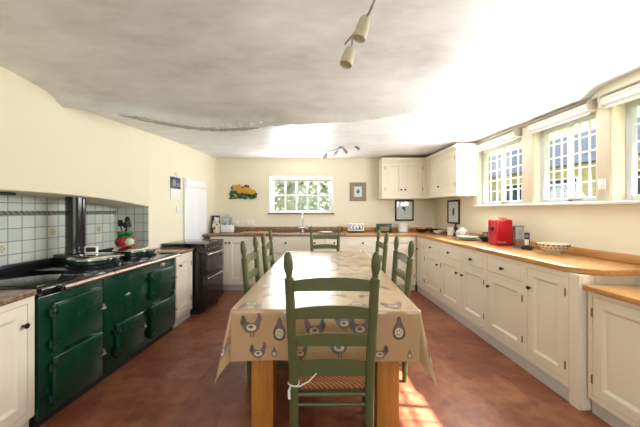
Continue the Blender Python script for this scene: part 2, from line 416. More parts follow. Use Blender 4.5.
# rear wall behind the camera, with a broad window added to admit fill light
b = B()
b.box(-3.1, -1.25, -1.9, -1.6, 0, HT + 0.05); b.box(1.45, 2.9, -1.9, -1.6, 0, HT + 0.05)
b.box(-1.25, 1.45, -1.9, -1.6, 0, 0.65); b.box(-1.25, 1.45, -1.9, -1.6, 2.2, HT + 0.05)
struct('wall_front', b, 'wall', smooth=False)
b = B()
for x in (-1.22, -0.33, 0.53, 1.42): b.box(x - 0.03, x + 0.03, -1.78, -1.72, 0.65, 2.2)
b.box(-1.25, 1.45, -1.78, -1.72, 0.65, 0.71); b.box(-1.25, 1.45, -1.78, -1.72, 2.14, 2.2)
wr = struct('fill_window', b, 'trimwhite')
B().box(-1.25, 1.45, -1.752, -1.748, 0.65, 2.2).build('pane', 'glass', wr)
# left wall with the arched recess
A0, A1 = 0.72, 3.47
def arch(y): u = (y - 2.1) / 1.38; return 1.455 - 0.098 * u * u
b = B(); TH = 0.42
b.box(-TH, 0, -1.9, A0, 0, HT); b.box(-TH, 0, A1, BACK + 0.3, 0, HT)
N = 30; ring = []
for k in range(N + 1):
    y = A0 + (A1 - A0) * k / N; z = arch(y)
    ring.append([b.bm.verts.new(p) for p in ((0, y, HT), (0.0, y, z + 0.02), (-0.006, y, z + 0.006), (-0.02, y, z), (-TH, y, z), (-TH, y, HT))])
for r0, r1 in zip(ring, ring[1:]):
    for k in range(5): b.bm.faces.new((r0[k], r0[k + 1], r1[k + 1], r1[k]))
bmesh.ops.recalc_face_normals(b.bm, faces=b.bm.faces[:])
struct('wall_left', b, 'wall', (-2.245, 0, 0), LA)
b = B(); b.box(-TH - 0.1, -TH, A0 - 0.1, A1 + 0.1, 0, 1.6)
rec = struct('wall_recess', b, 'tiles', (-2.245, 0, 0), LA, smooth=False)
b = B(); b.box(-TH, -0.002, A1 - 0.012, A1, 0.86, 1.352)
struct('wall_jamb', b, 'tiles', (-2.245, 0, 0), LA, smooth=False)
b = B(); b.tube([(-TH + 0.004, A0 + (A1 - A0 - 0.012) * k / 40, 1.30) for k in range(41)], 0.017, 8)
struct('trim_1', b, 'rope', (-2.245, 0, 0), LA)
def motif(y, z, col):
    m_ = B()
    for k in range(6):
        a = k * math.pi / 3; m_.ball((-TH + 0.001, y + 0.024 * math.cos(a), z + 0.024 * math.sin(a)), 0.002, 0.011, 0.011, 8)
    m_.ball((-TH + 0.001, y, z), 0.003, 0.010, 0.010, 8)
    o = m_.build('tile_motif', col, rec); return o
motif(2.699, 1.119, 'motif'); motif(3.229, 1.119, 'motif'); motif(2.275, 1.013, 'motif')

# ---- right wall windows
def leaded(name, y0, y1, inset, ncol, nrow):
    b = B(); f = 0.045; x0, x1 = inset, inset + 0.05
    b.box(x0, x1, y0, y0 + f, SZ, HZ, 0.006); b.box(x0, x1, y1 - f, y1, SZ, HZ, 0.006)
    b.box(x0, x1, y0 + f, y1 - f, SZ, SZ + f, 0.006); b.box(x0, x1, y0 + f, y1 - f, HZ - f, HZ, 0.006)
    # stone reveals of the opening, thin lining
    w_ = struct(name, b, 'winmetal', (2.37, 0, 0), RA)
    g = B(); ym = (y0 + y1) / 2
    g.box(x0 + 0.005, x1 - 0.005, ym - 0.018, ym + 0.018, SZ + f, HZ - f, 0.004)
    for k in range(1, ncol):
        yy = y0 + f + (y1 - y0 - 2 * f) * k / ncol
        if abs(yy - ym) > 0.03: g.box(x0 + 0.018, x0 + 0.032, yy - 0.006, yy + 0.006, SZ + f, HZ - f)
    for k in range(1, nrow):
        zz = SZ + f + (HZ - SZ - 2 * f) * k / nrow; g.box(x0 + 0.018, x0 + 0.032, y0 + f, y1 - f, zz - 0.007, zz + 0.007)
    g.build('glazing_bars', 'trimwhite', w_)
    B().box(x0 + 0.023, x0 + 0.027, y0 + f, y1 - f, SZ + f, HZ - f).build('pane', 'glass', w_)
    h = B(); h.box(x0 - 0.02, x0, ym - 0.05, ym - 0.02, SZ + 0.012, SZ + 0.03, 0.003); h.tube([(x0 - 0.022, ym - 0.035, SZ + 0.022), (x0 - 0.03, ym - 0.09, SZ + 0.024), (x0 - 0.026, ym - 0.16, SZ + 0.02)], 0.006, 8)
    h.build('stay', 'brass', w_)
    # stone lining of the opening
    l_ = B()
    return w_
leaded('window_1', 3.2, 4.04, 0.06, 6, 5); leaded('window_2', 2.38, 3.02, 0.06, 6, 5); leaded('window_3', 1.30, 2.25, 0.10, 6, 5)
b = B()
for y0, y1 in ((3.02, 3.2), (2.25, 2.38)): b.box(-0.012, 0.0, y0 + 0.012, y1 - 0.012, SZ, HZ, 0.004)
struct('trim_2', b, 'stonepale', (2.37, 0, 0), RA)
b = B(); b.box(-0.055, 0.05, 1.2, 4.06, SZ - 0.026, SZ, 0.005); struct('trim_3', b, 'trimwhite', (2.37, 0, 0), RA)
b = B(); b.box(-0.03, 0.0, 1.0, 4.05, 2.225, 2.24, 0.003); struct('trim_4', b, 'rail', (2.37, 0, 0), RA)
for (y0, y1), lab in zip(((3.19, 4.02), (2.36, 3.05), (1.2, 2.30)), ('rolled pale roller blind above the far leaded window by the wall cupboard', 'rolled pale roller blind above the middle leaded window', 'rolled pale roller blind above the nearest leaded window')):
    t = thing('roller_blind', lab, 'blind', rw(0, y0, 2.18), RA, 'roller blinds above the leaded windows')
    L = y1 - y0
    B().cyl((-0.04, 0.02, 0), (-0.04, L - 0.02, 0), 0.032, seg=18).build('roll', 'blind', t)
    B().box(-0.046, -0.034, 0.03, L - 0.03, -0.062, -0.03, 0.003).build('bottom_bar', 'blind', t)
    for yy in (0.005, L - 0.02): B().box(-0.08, 0, yy, yy + 0.015, -0.04, 0.04, 0.003).build('bracket', 'rail', t)
# ---- back window
b = B(); yf = BACK + 0.17; f = 0.05
b.box(wx0, wx1, yf, yf + 0.05, wz0, wz0 + f, 0.004); b.box(wx0, wx1, yf, yf + 0.05, wz1 - f, wz1, 0.004)
b.box(wx0, wx0 + f + 0.02, yf, yf + 0.05, wz0 + f, wz1 - f, 0.004); b.box(wx1 - f - 0.02, wx1, yf, yf + 0.05, wz0 + f, wz1 - f, 0.004)
b.box(wx0, wx0 + 0.012, BACK - 0.004, yf, wz0, wz1); b.box(wx1 - 0.012, wx1, BACK - 0.004, yf, wz0, wz1); b.box(wx0, wx1, BACK - 0.004, yf, wz1 - 0.012, wz1)
b.box(wx0 + 0.012, wx1 - 0.012, BACK + 0.02, yf, wz0, wz0 + 0.012)
w4 = struct('window_4', b, 'trimwhite')
b = B(); i0, i1 = wx0 + f + 0.02, wx1 - f - 0.02
for k in range(1, 5):
    x = i0 + (i1 - i0) * k / 5; b.box(x - 0.017, x + 0.017, yf + 0.01, yf + 0.04, wz0 + f, wz1 - f, 0.003)
zz = (wz0 + wz1) / 2 - 0.01; b.box(i0, i1, yf + 0.012, yf + 0.038, zz - 0.014, zz + 0.014, 0.003)
b.build('glazing_bars', 'trimwhite', w4)
B().box(i0, i1, yf + 0.023, yf + 0.027, wz0 + f, wz1 - f).build('pane', 'glass', w4)
b = B(); b.box(wx0 - 0.02, wx1 + 0.02, BACK - 0.03, BACK + 0.02, wz0 - 0.024, wz0, 0.004); struct('trim_5', b, 'terracotta')
t = thing('roller_blind', 'slim white roller blind rolled up in the back window head', 'blind', (wx0 + 0.03, BACK + 0.08, wz1 - 0.05))
B().cyl((0, 0, 0), (wx1 - wx0 - 0.06, 0, 0), 0.022).build('roll', 'blind', t)
B().box(0.01, wx1 - wx0 - 0.07, -0.006, 0.006, -0.045, -0.02, 0.002).build('bottom_bar', 'rail', t)
# ---- boarded door on the left wall
b = B(); DY0, DY1, DZ = 4.24, 4.95, 1.80
for k in range(6):
    a = DY0 + (DY1 - DY0) * k / 6; b.box(0.006, 0.028, a + 0.002, a + (DY1 - DY0) / 6 - 0.002, 0.01, DZ, 0.003)
b.box(0.003, 0.012, DY0, DY1, 0.01, DZ)
d1 = struct('door_1', b, 'trimwhite', (-2.245, 0, 0), LA)
b = B(); b.box(0.028, 0.04, DY0 + 0.02, DY1 - 0.02, DZ - 0.12, DZ - 0.02, 0.003); b.build('ledge', 'trimwhite', d1)

# ================================================================== CABINETS
def shaker(b, x0, x1, z0, z1, y=0.0, fw=0.06):
    b.box(x0, x0 + fw, y, y + 0.02, z0, z1); b.box(x1 - fw, x1, y, y + 0.02, z0, z1)
    b.box(x0 + fw, x1 - fw, y, y + 0.02, z0, z0 + fw); b.box(x0 + fw, x1 - fw, y, y + 0.02, z1 - fw, z1)
    a0, a1, c0, c1 = x0 + fw, x1 - fw, z0 + fw, z1 - fw; e = 0.018; yp = y + 0.014
    b.box(a0, a1, yp, y + 0.019, c0, c1)
    o_ = [(a0, y + 0.001, c0), (a1, y + 0.001, c0), (a1, y + 0.001, c1), (a0, y + 0.001, c1)]
    i_ = [(a0 + e, yp - 0.0005, c0 + e), (a1 - e, yp - 0.0005, c0 + e), (a1 - e, yp - 0.0005, c1 - e), (a0 + e, yp - 0.0005, c1 - e)]
    for k in range(4): b.quad(o_[k], o_[(k + 1) % 4], i_[(k + 1) % 4], i_[k])
def knob(parent, x, z, y=0.0, mat='knob', r=0.016):
    B().lathe([(0.007, 0), (0.006, 0.012), (r * 0.8, 0.016), (r, 0.022), (r * 0.85, 0.029), (0.0, 0.032)], (x, y, z), (0, -1, 0), 14).build('knob', mat, parent)
def hinges(parent, x, z0, z1, y=0.0):
    for z in (z0 + 0.1, z1 - 0.1): B().cyl((x, y - 0.002, z - 0.028), (x, y - 0.002, z + 0.028), 0.0055, seg=8).build('hinge', 'brass', parent)
def door(t, x0, x1, z0, z1, kx=None, kz=None, hx=None, y=0.002):
    b = B(); shaker(b, x0, x1, z0, z1, y); d = b.build('door', 'cab', t, smooth=False)
    if kx is not None: knob(d, kx, kz if kz else z1 - 0.1, y)
    if hx is not None: hinges(d, hx, z0, z1, y)
    return d
def drawer(t, x0, x1, z0, z1, knobs=(0.5,), y=0.002):
    b = B(); b.box(x0, x1, y, y + 0.02, z0, z1, 0.002); 
    e = 0.014; b.box(x0 + e, x1 - e, y - 0.0035, y + 0.004, z0 + e, z1 - e, 0.0015)
    d = b.build('drawer', 'cab', t, smooth=False)
    for k in knobs: knob(d, x0 + (x1 - x0) * k, (z0 + z1) / 2, y - 0.003)
    return d
CT = 0.893
def carcass(t, w_, dep, openings, z0=0.10, z1=CT, plinth=True, pl=0.03):
    b = B(); b.box(0.0, w_, 0.024, dep, z0, z1)
    xs = sorted({0.0, w_} | {v for o in openings for v in o[:2]}); 
    # face frame: fill everything that is not an opening
    zs = sorted({z0, z1} | {v for o in openings for v in o[2:]})
    for a, c in zip(xs, xs[1:]):
        for d, e in zip(zs, zs[1:]):
            mx, mz = (a + c) / 2, (d + e) / 2
            if not any(o[0] < mx < o[1] and o[2] < mz < o[3] for o in openings): b.box(a, c, 0.0, 0.024, d, e)
    bmesh.ops.remove_doubles(b.bm, verts=b.bm.verts[:], dist=1e-5)
    b.build('carcass', 'cab', t, smooth=False)
    if plinth: B().box(0.0, w_, pl, pl + 0.02, 0, z0).build('plinth', 'plinth', t, smooth=False)
G = 0.003
def unit(label, loc, rot, w_, dep, kind, group, left=0.03, right=0.03, hinge='L', split=None, ztop=CT, z0=0.10, pl=0.03, knobz=None, drawers=1):
    t = thing('base_cabinet', label, 'cabinet', loc, rot, group)
    ops = []; zd0, zd1 = z0 + 0.045, ztop - 0.04; zm0, zm1 = ztop - 0.205, ztop - 0.17
    x0, x1 = left, w_ - right
    todo = []
    if kind == 'door': todo.append(('d', x0, x1, zd0, zd1, hinge))
    if kind == 'doors':
        m = split if split else (x0 + x1) / 2; todo += [('d', x0, m - 0.0015, zd0, zd1, 'L'), ('d', m + 0.0015, x1, zd0, zd1, 'R')]
    if kind in ('drawer_door', 'drawer_doors'):
        if drawers == 1: todo.append(('w', x0, x1, zm1, zd1, None))
        else:
            m = (x0 + x1) / 2; todo += [('w', x0, m - 0.015, zm1, zd1, None), ('w', m + 0.015, x1, zm1, zd1, None)]
        if kind == 'drawer_door': todo.append(('d', x0, x1, zd0, zm0, hinge))
        else:
            m = (x0 + x1) / 2; todo += [('d', x0, m - 0.0015, zd0, zm0, 'L'), ('d', m + 0.0015, x1, zd0, zm0, 'R')]
    for k in todo: ops.append((k[1] - G, k[2] + G, k[3] - G, k[4] + G))
    carcass(t, w_, dep, ops, z0, ztop, pl=pl)
    for k, a, c, d, e, h in todo:
        if k == 'w': drawer(t, a, c, d, e)
        elif h == 'L': door(t, a, c, d, e, c - 0.03, knobz or e - 0.1, a - G)
        elif h == 'R': door(t, a, c, d, e, a + 0.03, knobz or e - 0.1, c + G)
    return t
RF = 1.795     # front face of the right-hand run, measured from its vanishing line
RROT = RA - R(90)
def rfront(y, rel=RF): return Vector((rel - 0.0448 * y, y, 0))
runR = [(4.745, 4.455, 'door', 'R', 'narrow cream door cabinet in the inner corner of the long right-hand run'),
        (4.452, 3.922, 'drawer_door', 'L', 'cream cabinet with drawer and door below the dark framed picture on the right wall'),
        (3.919, 3.402, 'drawer_door', 'L', 'cream drawer and door cabinet below the far end of the sunlit worktop, hinged left'),
        (3.399, 2.918, 'drawer_door', 'R', 'cream drawer and door cabinet below the coloured plates, its door hinged right'),
        (2.915, 2.392, 'drawer_door', 'R', 'cream drawer and door cabinet directly below the red coffee machine'),
        (2.389, 1.99, 'door', 'R', 'cream cabinet with one full-height door below the patterned bowl')]
for y0, y1, k, h, lab in runR:
    unit(lab, rfront(y0), RROT, (y0 - y1) / math.cos(RA), 0.555, k, 'cream cabinets of the right-hand run', hinge=h, left=0.028, right=0.03, pl=0.012, knobz=0.575 if k == 'drawer_door' else 0.70)
# end panel, tongue and groove
t = thing('end_panel', 'cream boarded end panel closing the near end of the long worktop run', 'panel', rfront(1.987), RROT)
b = B(); b.box(0, 0.075, 0.0, 0.02, 0, CT, 0.002); b.build('post', 'cab', t, smooth=False)
b = B()
for k in range(6): b.box(0.058, 0.076, 0.021 + k * 0.092, 0.021 + k * 0.092 + 0.09, 0, CT, 0.003)
b.build('boards', 'cab', t, smooth=False)
# lower cabinet, nearest on the right
LH = 0.80
LREL = 1.835
t = thing('base_cabinet', 'lower cream cabinet with one wide door, nearest on the right', 'cabinet', Vector((LREL - 0.0448 * 1.895, 1.895, 0)), RROT)
wl = 0.95
carcass(t, wl, 0.50, [(0.03 - G, 0.56 + G, 0.135 - G, LH - 0.035 + G), (0.60 - G, wl - 0.03 + G, 0.135 - G, LH - 0.035 + G)], 0.10, LH, pl=0.03)
door(t, 0.03, 0.56, 0.135, LH - 0.035, None, None, 0.03 - G); door(t, 0.60, wl - 0.03, 0.135, LH - 0.035, 0.63, 0.62, wl - 0.03 + G)
def rtop(y, rel): return (rel - 0.0448 * y, y)
b = B(); b.prism([rtop(1.893, 1.80), rtop(0.94, 1.80), rtop(0.94, 2.36), rtop(1.893, 2.36)], LH + 0.002, LH + 0.036, 0.004)
tag(b.build('worktop', 'oakY'), 'lower oak worktop over the nearest cream cabinet on the right', 'worktop')
# long oak worktop with clipped corner
TZ0, TZ1 = 0.895, 0.935
BF = 4.74     # front edge of the back worktop
b = B(); b.prism([rtop(2.01, 1.782), (1.83, 1.865), rtop(1.90, 2.364), rtop(BF + 0.62, 2.364), (1.56, BF + 0.62), (1.56, BF + 0.005), rtop(BF + 0.005, 1.782)][::-1], TZ0, TZ1, 0.004)
tp = thing('worktop', 'long oak worktop under the leaded windows with clipped near corner', 'worktop')
b.build('slab', 'oakY', tp)
b = B(); b.box(-0.028, -0.004, 1.62, 5.25, TZ1 + 0.001, TZ1 + 0.065, 0.003); o = b.build('upstand', 'oakY', tp, (2.37, 0, 0), RA)
# back run
BFY = 4.757
runB = [(-1.80, -1.19, 'doors', 1, 'putty cream two-door cabinet in the left corner beside the black cooker'),
        (-1.187, -0.855, 'drawer_door', 1, 'narrow cream drawer and door cabinet below the animal plaque'),
        (-0.852, -0.272, 'drawer_doors', 1, 'cream cabinet with one wide drawer left of the chrome tap'),
        (-0.269, 0.415, 'drawer_doors', 2, 'cream cabinet with two drawers behind the far head chair'),
        (0.418, 0.985, 'drawer_doors', 1, 'cream cabinet with one wide drawer below the toaster'),
        (0.988, 1.574, 'door', 1, 'cream single-door cabinet below the white crock, in the right corner')]
for x0, x1, k, nd, lab in runB:
    unit(lab, (x0, BFY, 0), 0, x1 - x0, 0.60, k, 'cream cabinets of the back run', hinge='R', split=0.29 if k == 'doors' else None, drawers=nd, knobz=0.79 if k != 'drawer_door' and k != 'drawer_doors' else 0.6, pl=0.04)
b = B(); b.box(-1.925, 0.418, BF, BACK - 0.004, TZ0, TZ1, 0.004)
tg = thing('worktop', 'brown granite worktop along the back wall under the window', 'worktop')
b.build('slab', 'granite', tg)
B().box(-1.90, 0.418, BACK - 0.026, BACK - 0.003, TZ1 + 0.001, TZ1 + 0.085, 0.003).build('upstand', 'granite', tg)
tg = thing('worktop', 'short oak worktop section along the back wall, right of the granite', 'worktop')
B().box(0.421, 1.557, BF, BACK - 0.004, TZ0, TZ1, 0.004).build('slab', 'oakX', tg)
B().box(0.421, 2.08, BACK - 0.026, BACK - 0.003, TZ1 + 0.001, TZ1 + 0.075, 0.003).build('upstand', 'oakX', tg)
# wall cupboards
UZ0, UZ1 = 1.56, 2.19
t = thing('wall_cupboard', 'cream two-door wall cupboard on the back wall near the right corner', 'cupboard', (1.085, 5.05, 0))
wU = 0.80
carcass(t, wU, 0.325, [(0.05 - G, 0.36, UZ0 + 0.03 - G, UZ1 - 0.03 + G), (0.36, 0.70 + G, UZ0 + 0.03 - G, UZ1 - 0.03 + G)], UZ0, UZ1, plinth=False)
door(t, 0.05, 0.3585, UZ0 + 0.03, UZ1 - 0.03, 0.325, UZ0 + 0.12, 0.05 - G); door(t, 0.3615, 0.70, UZ0 + 0.03, UZ1 - 0.03, 0.395, UZ0 + 0.12, 0.70 + G)
B().box(-0.012, wU, -0.014, 0.322, UZ1, UZ1 + 0.05, 0.006).build('cornice', 'cab', t)
B().box(-0.006, wU, -0.008, 0.322, UZ0 - 0.035, UZ0, 0.004).build('pelmet', 'cab', t)
t = thing('wall_cupboard', 'cream single-door wall cupboard on the right wall beside the windows', 'cupboard', Vector((2.062 - 0.0448 * 5.045, 5.045, 0)), RROT)
wU = 1.06
carcass(t, wU, 0.300, [(0.18 - G, wU - 0.07 + G, UZ0 + 0.03 - G, UZ1 - 0.03 + G)], UZ0, UZ1, plinth=False)
door(t, 0.18, wU - 0.07, UZ0 + 0.03, UZ1 - 0.03, 0.52, UZ0 + 0.13, wU - 0.07 + G)
B().box(0.0, wU + 0.012, -0.014, 0.297, UZ1, UZ1 + 0.05, 0.006).build('cornice', 'cab', t)
B().box(0.012, wU + 0.006, -0.008, 0.297, UZ0 - 0.035, UZ0, 0.004).build('pelmet', 'cab', t)
# left run
LROT = LA + R(90)
def lfront(y, rel): return Vector((-rel + 0.0586 * y, y, 0))
LZ = 0.815
unit('cream cabinet squeezed between the green range and the black cooker', lfront(3.25, 1.80), LROT, 0.36, 0.43, 'door', None, hinge='R', ztop=LZ, knobz=0.69)
b = B(); b.box(0, 0.36, -0.015, 0.43, LZ + 0.002, LZ + 0.036, 0.003)
tag(b.build('worktop', 'granite', None, lfront(3.25, 1.80), LROT), 'small granite worktop between the range and the black cooker', 'worktop')
rotn = LROT + R(9)
pn = lfront(1.735, 1.805); dirn = Vector((math.cos(rotn), math.sin(rotn), 0)); org = pn - dirn * 0.56
unit('cream cabinet at the near left, beside the green range', org, rotn, 0.555, 0.36, 'door', None, hinge='L', ztop=LZ, right=0.045, knobz=0.66)
b = B(); b.box(0, 0.555, -0.015, 0.36, LZ + 0.002, LZ + 0.036, 0.003)
tag(b.build('worktop', 'granite', None, org, rotn), 'brown granite worktop at the near left, before the range', 'worktop')

# ================================================================== RANGE COOKER (green)
RY0 = 1.745
t = thing('range_cooker', 'long dark green enamel range cooker in the tiled arched recess', 'range cooker', lfront(RY0, 1.80), LROT)
LEN = 1.475; SPL = 0.485
b = B(); b.box(0.002, SPL, 0.0, 0.70, 0.05, 0.795, 0.008); b.build('side_module', 'green', t)
b = B(); b.box(SPL + 0.006, LEN, 0.0, 0.70, 0.05, 0.795, 0.008); b.build('main_body', 'green', t)
B().box(0.01, LEN - 0.01, 0.02, 0.66, 0, 0.048).build('plinth', 'blackmatt', t)
B().box(-0.002, SPL + 0.004, -0.028, 0.70, 0.797, 0.852, 0.012).build('hob_top', 'black', t)
B().box(SPL + 0.008, LEN + 0.002, -0.028, 0.70, 0.797, 0.852, 0.012).build('main_top', 'black', t)
B().box(0.02, SPL - 0.015, 0.03, 0.60, 0.853, 0.857, 0.002).build('hob_glass', 'blackglass', t)
B().box(0.0, LEN, 0.70, 0.735, 0.797, 0.905, 0.006).build('back_upstand', 'black', t)
b = B(); b.cyl((0.10, -0.066, 0.83), (LEN - 0.02, -0.066, 0.83), 0.015)
b.build('rail', 'copper', t)
for x in (0.085, SPL + 0.02, LEN - 0.03): B().box(x, x + 0.022, -0.078, -0.02, 0.815, 0.846, 0.006).build('rail_bracket', 'black', t)
def oven_door(x0, x1, z0, z1, hinge=0):
    b = B(); b.box(x0, x1, -0.034, 0.004, z0, z1, 0.014, 3); b.box(x0 + 0.02, x1 - 0.02, -0.037, -0.03, z0 + 0.02, z1 - 0.02, 0.003)
    d = b.build('oven_door', 'green', t)
    for z in (z0 + 0.06, z1 - 0.06):
        h = B(); h.cyl((x0 - 0.012, -0.02, z - 0.022), (x0 - 0.012, -0.02, z + 0.022), 0.013); h.box(x0 - 0.012, x0 + 0.03, -0.042, -0.03, z - 0.012, z + 0.012, 0.004); h.build('hinge', 'greendark', d)
    l_ = B(); zc = (z0 + z1) / 2; l_.box(x1 - 0.004, x1 + 0.022, -0.03, 0.0, zc - 0.02, zc + 0.02, 0.004)
    l_.tube([(x1 + 0.008, -0.03, zc), (x1 - 0.01, -0.055, zc), (x1 - 0.05, -0.06, zc + 0.004)], 0.008, 8); l_.build('latch', 'steel', d)
    return d
oven_door(0.075, SPL - 0.03, 0.43, 0.745); oven_door(0.075, SPL - 0.03, 0.085, 0.405)
oven_door(SPL + 0.115, SPL + 0.44, 0.12, 0.40)
oven_door(SPL + 0.55, SPL + 0.95, 0.455, 0.725); oven_door(SPL + 0.55, SPL + 0.95, 0.085, 0.40)
# badge and thermostat
b = B(); b.ball((SPL + 0.26, -0.003, 0.60), 0.035, 0.004, 0.011); b.build('badge', 'chrome', t)
b = B(); b.box(SPL + 0.72, SPL + 0.80, -0.008, 0.002, 0.745, 0.775, 0.003); b.build('thermometer', 'chrome', t)
def lid(x, y, r):
    b = B(); b.lathe([(r + 0.012, 0), (r + 0.012, 0.022), (r, 0.026)], (x, y, 0.853), seg=36); p = b.build('hotplate_ring', 'black', t)
    b = B(); b.lathe([(r - 0.004, 0.0), (r, 0.004), (r, 0.030), (r - 0.004, 0.034)], (x, y, 0.880), seg=36); b.build('lid_band', 'greendark', p)
    b = B(); b.lathe([(r + 0.003, 0.0), (r + 0.003, 0.012), (r - 0.008, 0.020), (r * 0.75, 0.030), (r * 0.4, 0.037), (0, 0.039)], (x, y, 0.914), seg=36); b.build('lid', 'chrome', p)
    b = B(); b.tube([(x - 0.05, y - r + 0.02, 0.928), (x - 0.05, y - r - 0.03, 0.932), (x + 0.05, y - r - 0.03, 0.932), (x + 0.05, y - r + 0.02, 0.928)], 0.006, 8); b.build('lid_handle', 'chrome', p)
lid(SPL + 0.24, 0.27, 0.185); lid(SPL + 0.72, 0.27, 0.185)
b = B(); b.lathe([(0.10, 0), (0.10, 0.05), (0.078, 0.07), (0.075, 0.12)], (SPL + 0.40, 0.60, 0.853), seg=28); b.cyl((SPL + 0.40, 0.60, 0.95), (SPL + 0.40, 0.60, 1.46), 0.074, seg=28)
b.box(SPL + 0.27, SPL + 0.53, 0.50, 0.69, 0.853, 0.935, 0.01)
b.build('flue_pipe', 'black', t)
def lrange(x, y, z): return lfront(RY0, 1.80) + Vector((x * math.cos(LROT) - y * math.sin(LROT), x * math.sin(LROT) + y * math.cos(LROT), z))
# timer on the lid
tm = thing('kitchen_timer', 'small white framed kitchen timer with dark screen on the nearer hotplate lid', 'timer', lrange(SPL + 0.235, 0.30, 0.9535), R(12))
B().box(-0.048, 0.048, -0.012, 0.012, 0, 0.062, 0.006).build('body', 'white', tm); B().box(-0.038, 0.038, -0.0145, -0.011, 0.014, 0.052, 0.002).build('screen', 'blackglass', tm)
# utensil pot
up = thing('utensil_pot', 'round red and green glazed pot of dark utensils on the farther hotplate lid', 'pot', lrange(SPL + 0.66, 0.32, 0.955))
B().lathe([(0.05, 0), (0.075, 0.012), (0.09, 0.045), (0.088, 0.075), (0.066, 0.102), (0.058, 0.104)], (0, 0, 0), seg=28).build('pot_body', 'potred', up)
b = B(); b.lathe([(0.0585, 0.10), (0.066, 0.103), (0.07, 0.116), (0.052, 0.118)], (0, 0, 0), seg=28)
for k in range(9):
    a = k * 0.7; b.ball((0.05 * math.cos(a), 0.05 * math.sin(a), 0.125 + 0.01 * (k % 3)), 0.026, 0.026, 0.014, 8)
b.build('leafy_rim', 'potgreen', up)
B().ball((0.045, -0.025, 0.055), 0.052, 0.052, 0.042, 16).build('green_patch', 'palegreen', up)
for k, (dx, dy, h) in enumerate(((-0.05, 0.0, 0.24), (0.0, 0.03, 0.26), (0.045, 0.0, 0.23), (0.02, -0.03, 0.21))):
    b = B(); b.cyl((dx * 0.4, dy * 0.4, 0.1), (dx, dy, h - 0.04), 0.006)
    if k % 2 == 0: b.box(dx - 0.024, dx + 0.024, dy - 0.004, dy + 0.004, h - 0.045, h + 0.02, 0.003)
    else: b.ball((dx, dy, h), 0.026, 0.014, 0.034, 10)
    tag(b.build('kitchen_utensil', 'blackmatt' if k != 2 else 'steel', None, lrange(SPL + 0.66, 0.32, 0.955 + 0.012)), ('black slotted turner, leftmost in the red pot', 'black spoon, tallest in the red pot', 'steel turner, rightmost in the red pot', 'short black spoon at the front of the red pot')[k], 'utensil', 'utensils in the red pot')
# arch spotlight strip
b = B(); b.box(-0.20, -0.16, 2.06, 2.17, arch(2.1) - 0.024, arch(2.1) - 0.002, 0.004)
tag(b.build('recess_light_mount', 'blackmatt', None, (-2.245, 0, 0), LA), 'small black light fitting under the arch of the tiled recess', 'light')

# ================================================================== BLACK COOKER
t = thing('freestanding_cooker', 'black freestanding double oven cooker against the left wall', 'cooker', (-1.475, 3.655, 0), LROT)
W_ = 0.60; D_ = 0.535
B().box(0, W_, 0.0, D_, 0.06, 0.865, 0.004).build('body', 'black', t)
B().box(0.02, W_ - 0.02, 0.05, D_ - 0.02, 0, 0.058).build('plinth', 'blackmatt', t)
B().box(-0.006, W_ + 0.004, -0.03, D_, 0.867, 0.90, 0.006).build('hob', 'blackglass', t)
b = B(); b.box(0.0, W_, -0.022, 0.0, 0.80, 0.865, 0.004); cp = b.build('control_panel', 'black', t)
for k in range(6): B().cyl((0.07 + k * 0.09, -0.022, 0.832), (0.07 + k * 0.09, -0.042, 0.832), 0.015).build('control_knob', 'steel', cp)
for z0, z1 in ((0.50, 0.79), (0.10, 0.49)):
    d = B().box(0.004, W_ - 0.004, -0.026, 0.0, z0, z1, 0.004).build('oven_door', 'black', t)
    B().box(0.06, W_ - 0.06, -0.028, -0.024, z0 + 0.05, z1 - 0.07).build('door_glass', 'blackglass', d)
    b = B(); b.cyl((0.03, -0.06, z1 - 0.03), (W_ - 0.03, -0.06, z1 - 0.03), 0.010)
    for x in (0.05, W_ - 0.06): b.box(x, x + 0.012, -0.06, -0.024, z1 - 0.036, z1 - 0.024)
    b.build('handle', 'chrome', d)

# ================================================================== TABLE, CLOTH
TL, TR, TN, TF, TZ = -0.500, 0.598, 1.655, 4.05, 0.752
t = thing('dining_table', 'long pine table with chunky square legs under a hen print cloth', 'table', ((TL + TR) / 2, (TN + TF) / 2, 0), R(-1.0))
hx, hy = (TR - TL) / 2 - 0.006, (TF - TN) / 2 - 0.006
B().box(-hx, hx, -hy, hy, 0.705, TZ - 0.006, 0.006).build('tabletop', 'pine', t)
b = B(); b.box(-hx + 0.14, hx - 0.14, -hy + 0.09, -hy + 0.115, 0.61, 0.704); b.box(-hx + 0.14, hx - 0.14, hy - 0.115, hy - 0.09, 0.61, 0.704)
b.box(-hx + 0.12, -hx + 0.145, -hy + 0.2, hy - 0.2, 0.61, 0.704); b.box(hx - 0.145, hx - 0.12, -hy + 0.2, hy - 0.2, 0.61, 0.704); b.build('apron', 'pine', t)
for sx in (-1, 1):
    for sy in (-1, 1):
        cx, cy = sx * (hx - 0.165), sy * (hy - 0.145)
        B().box(cx - 0.066, cx + 0.066, cy - 0.066, cy + 0.066, 0, 0.704, 0.005).build('leg', 'pine', t)
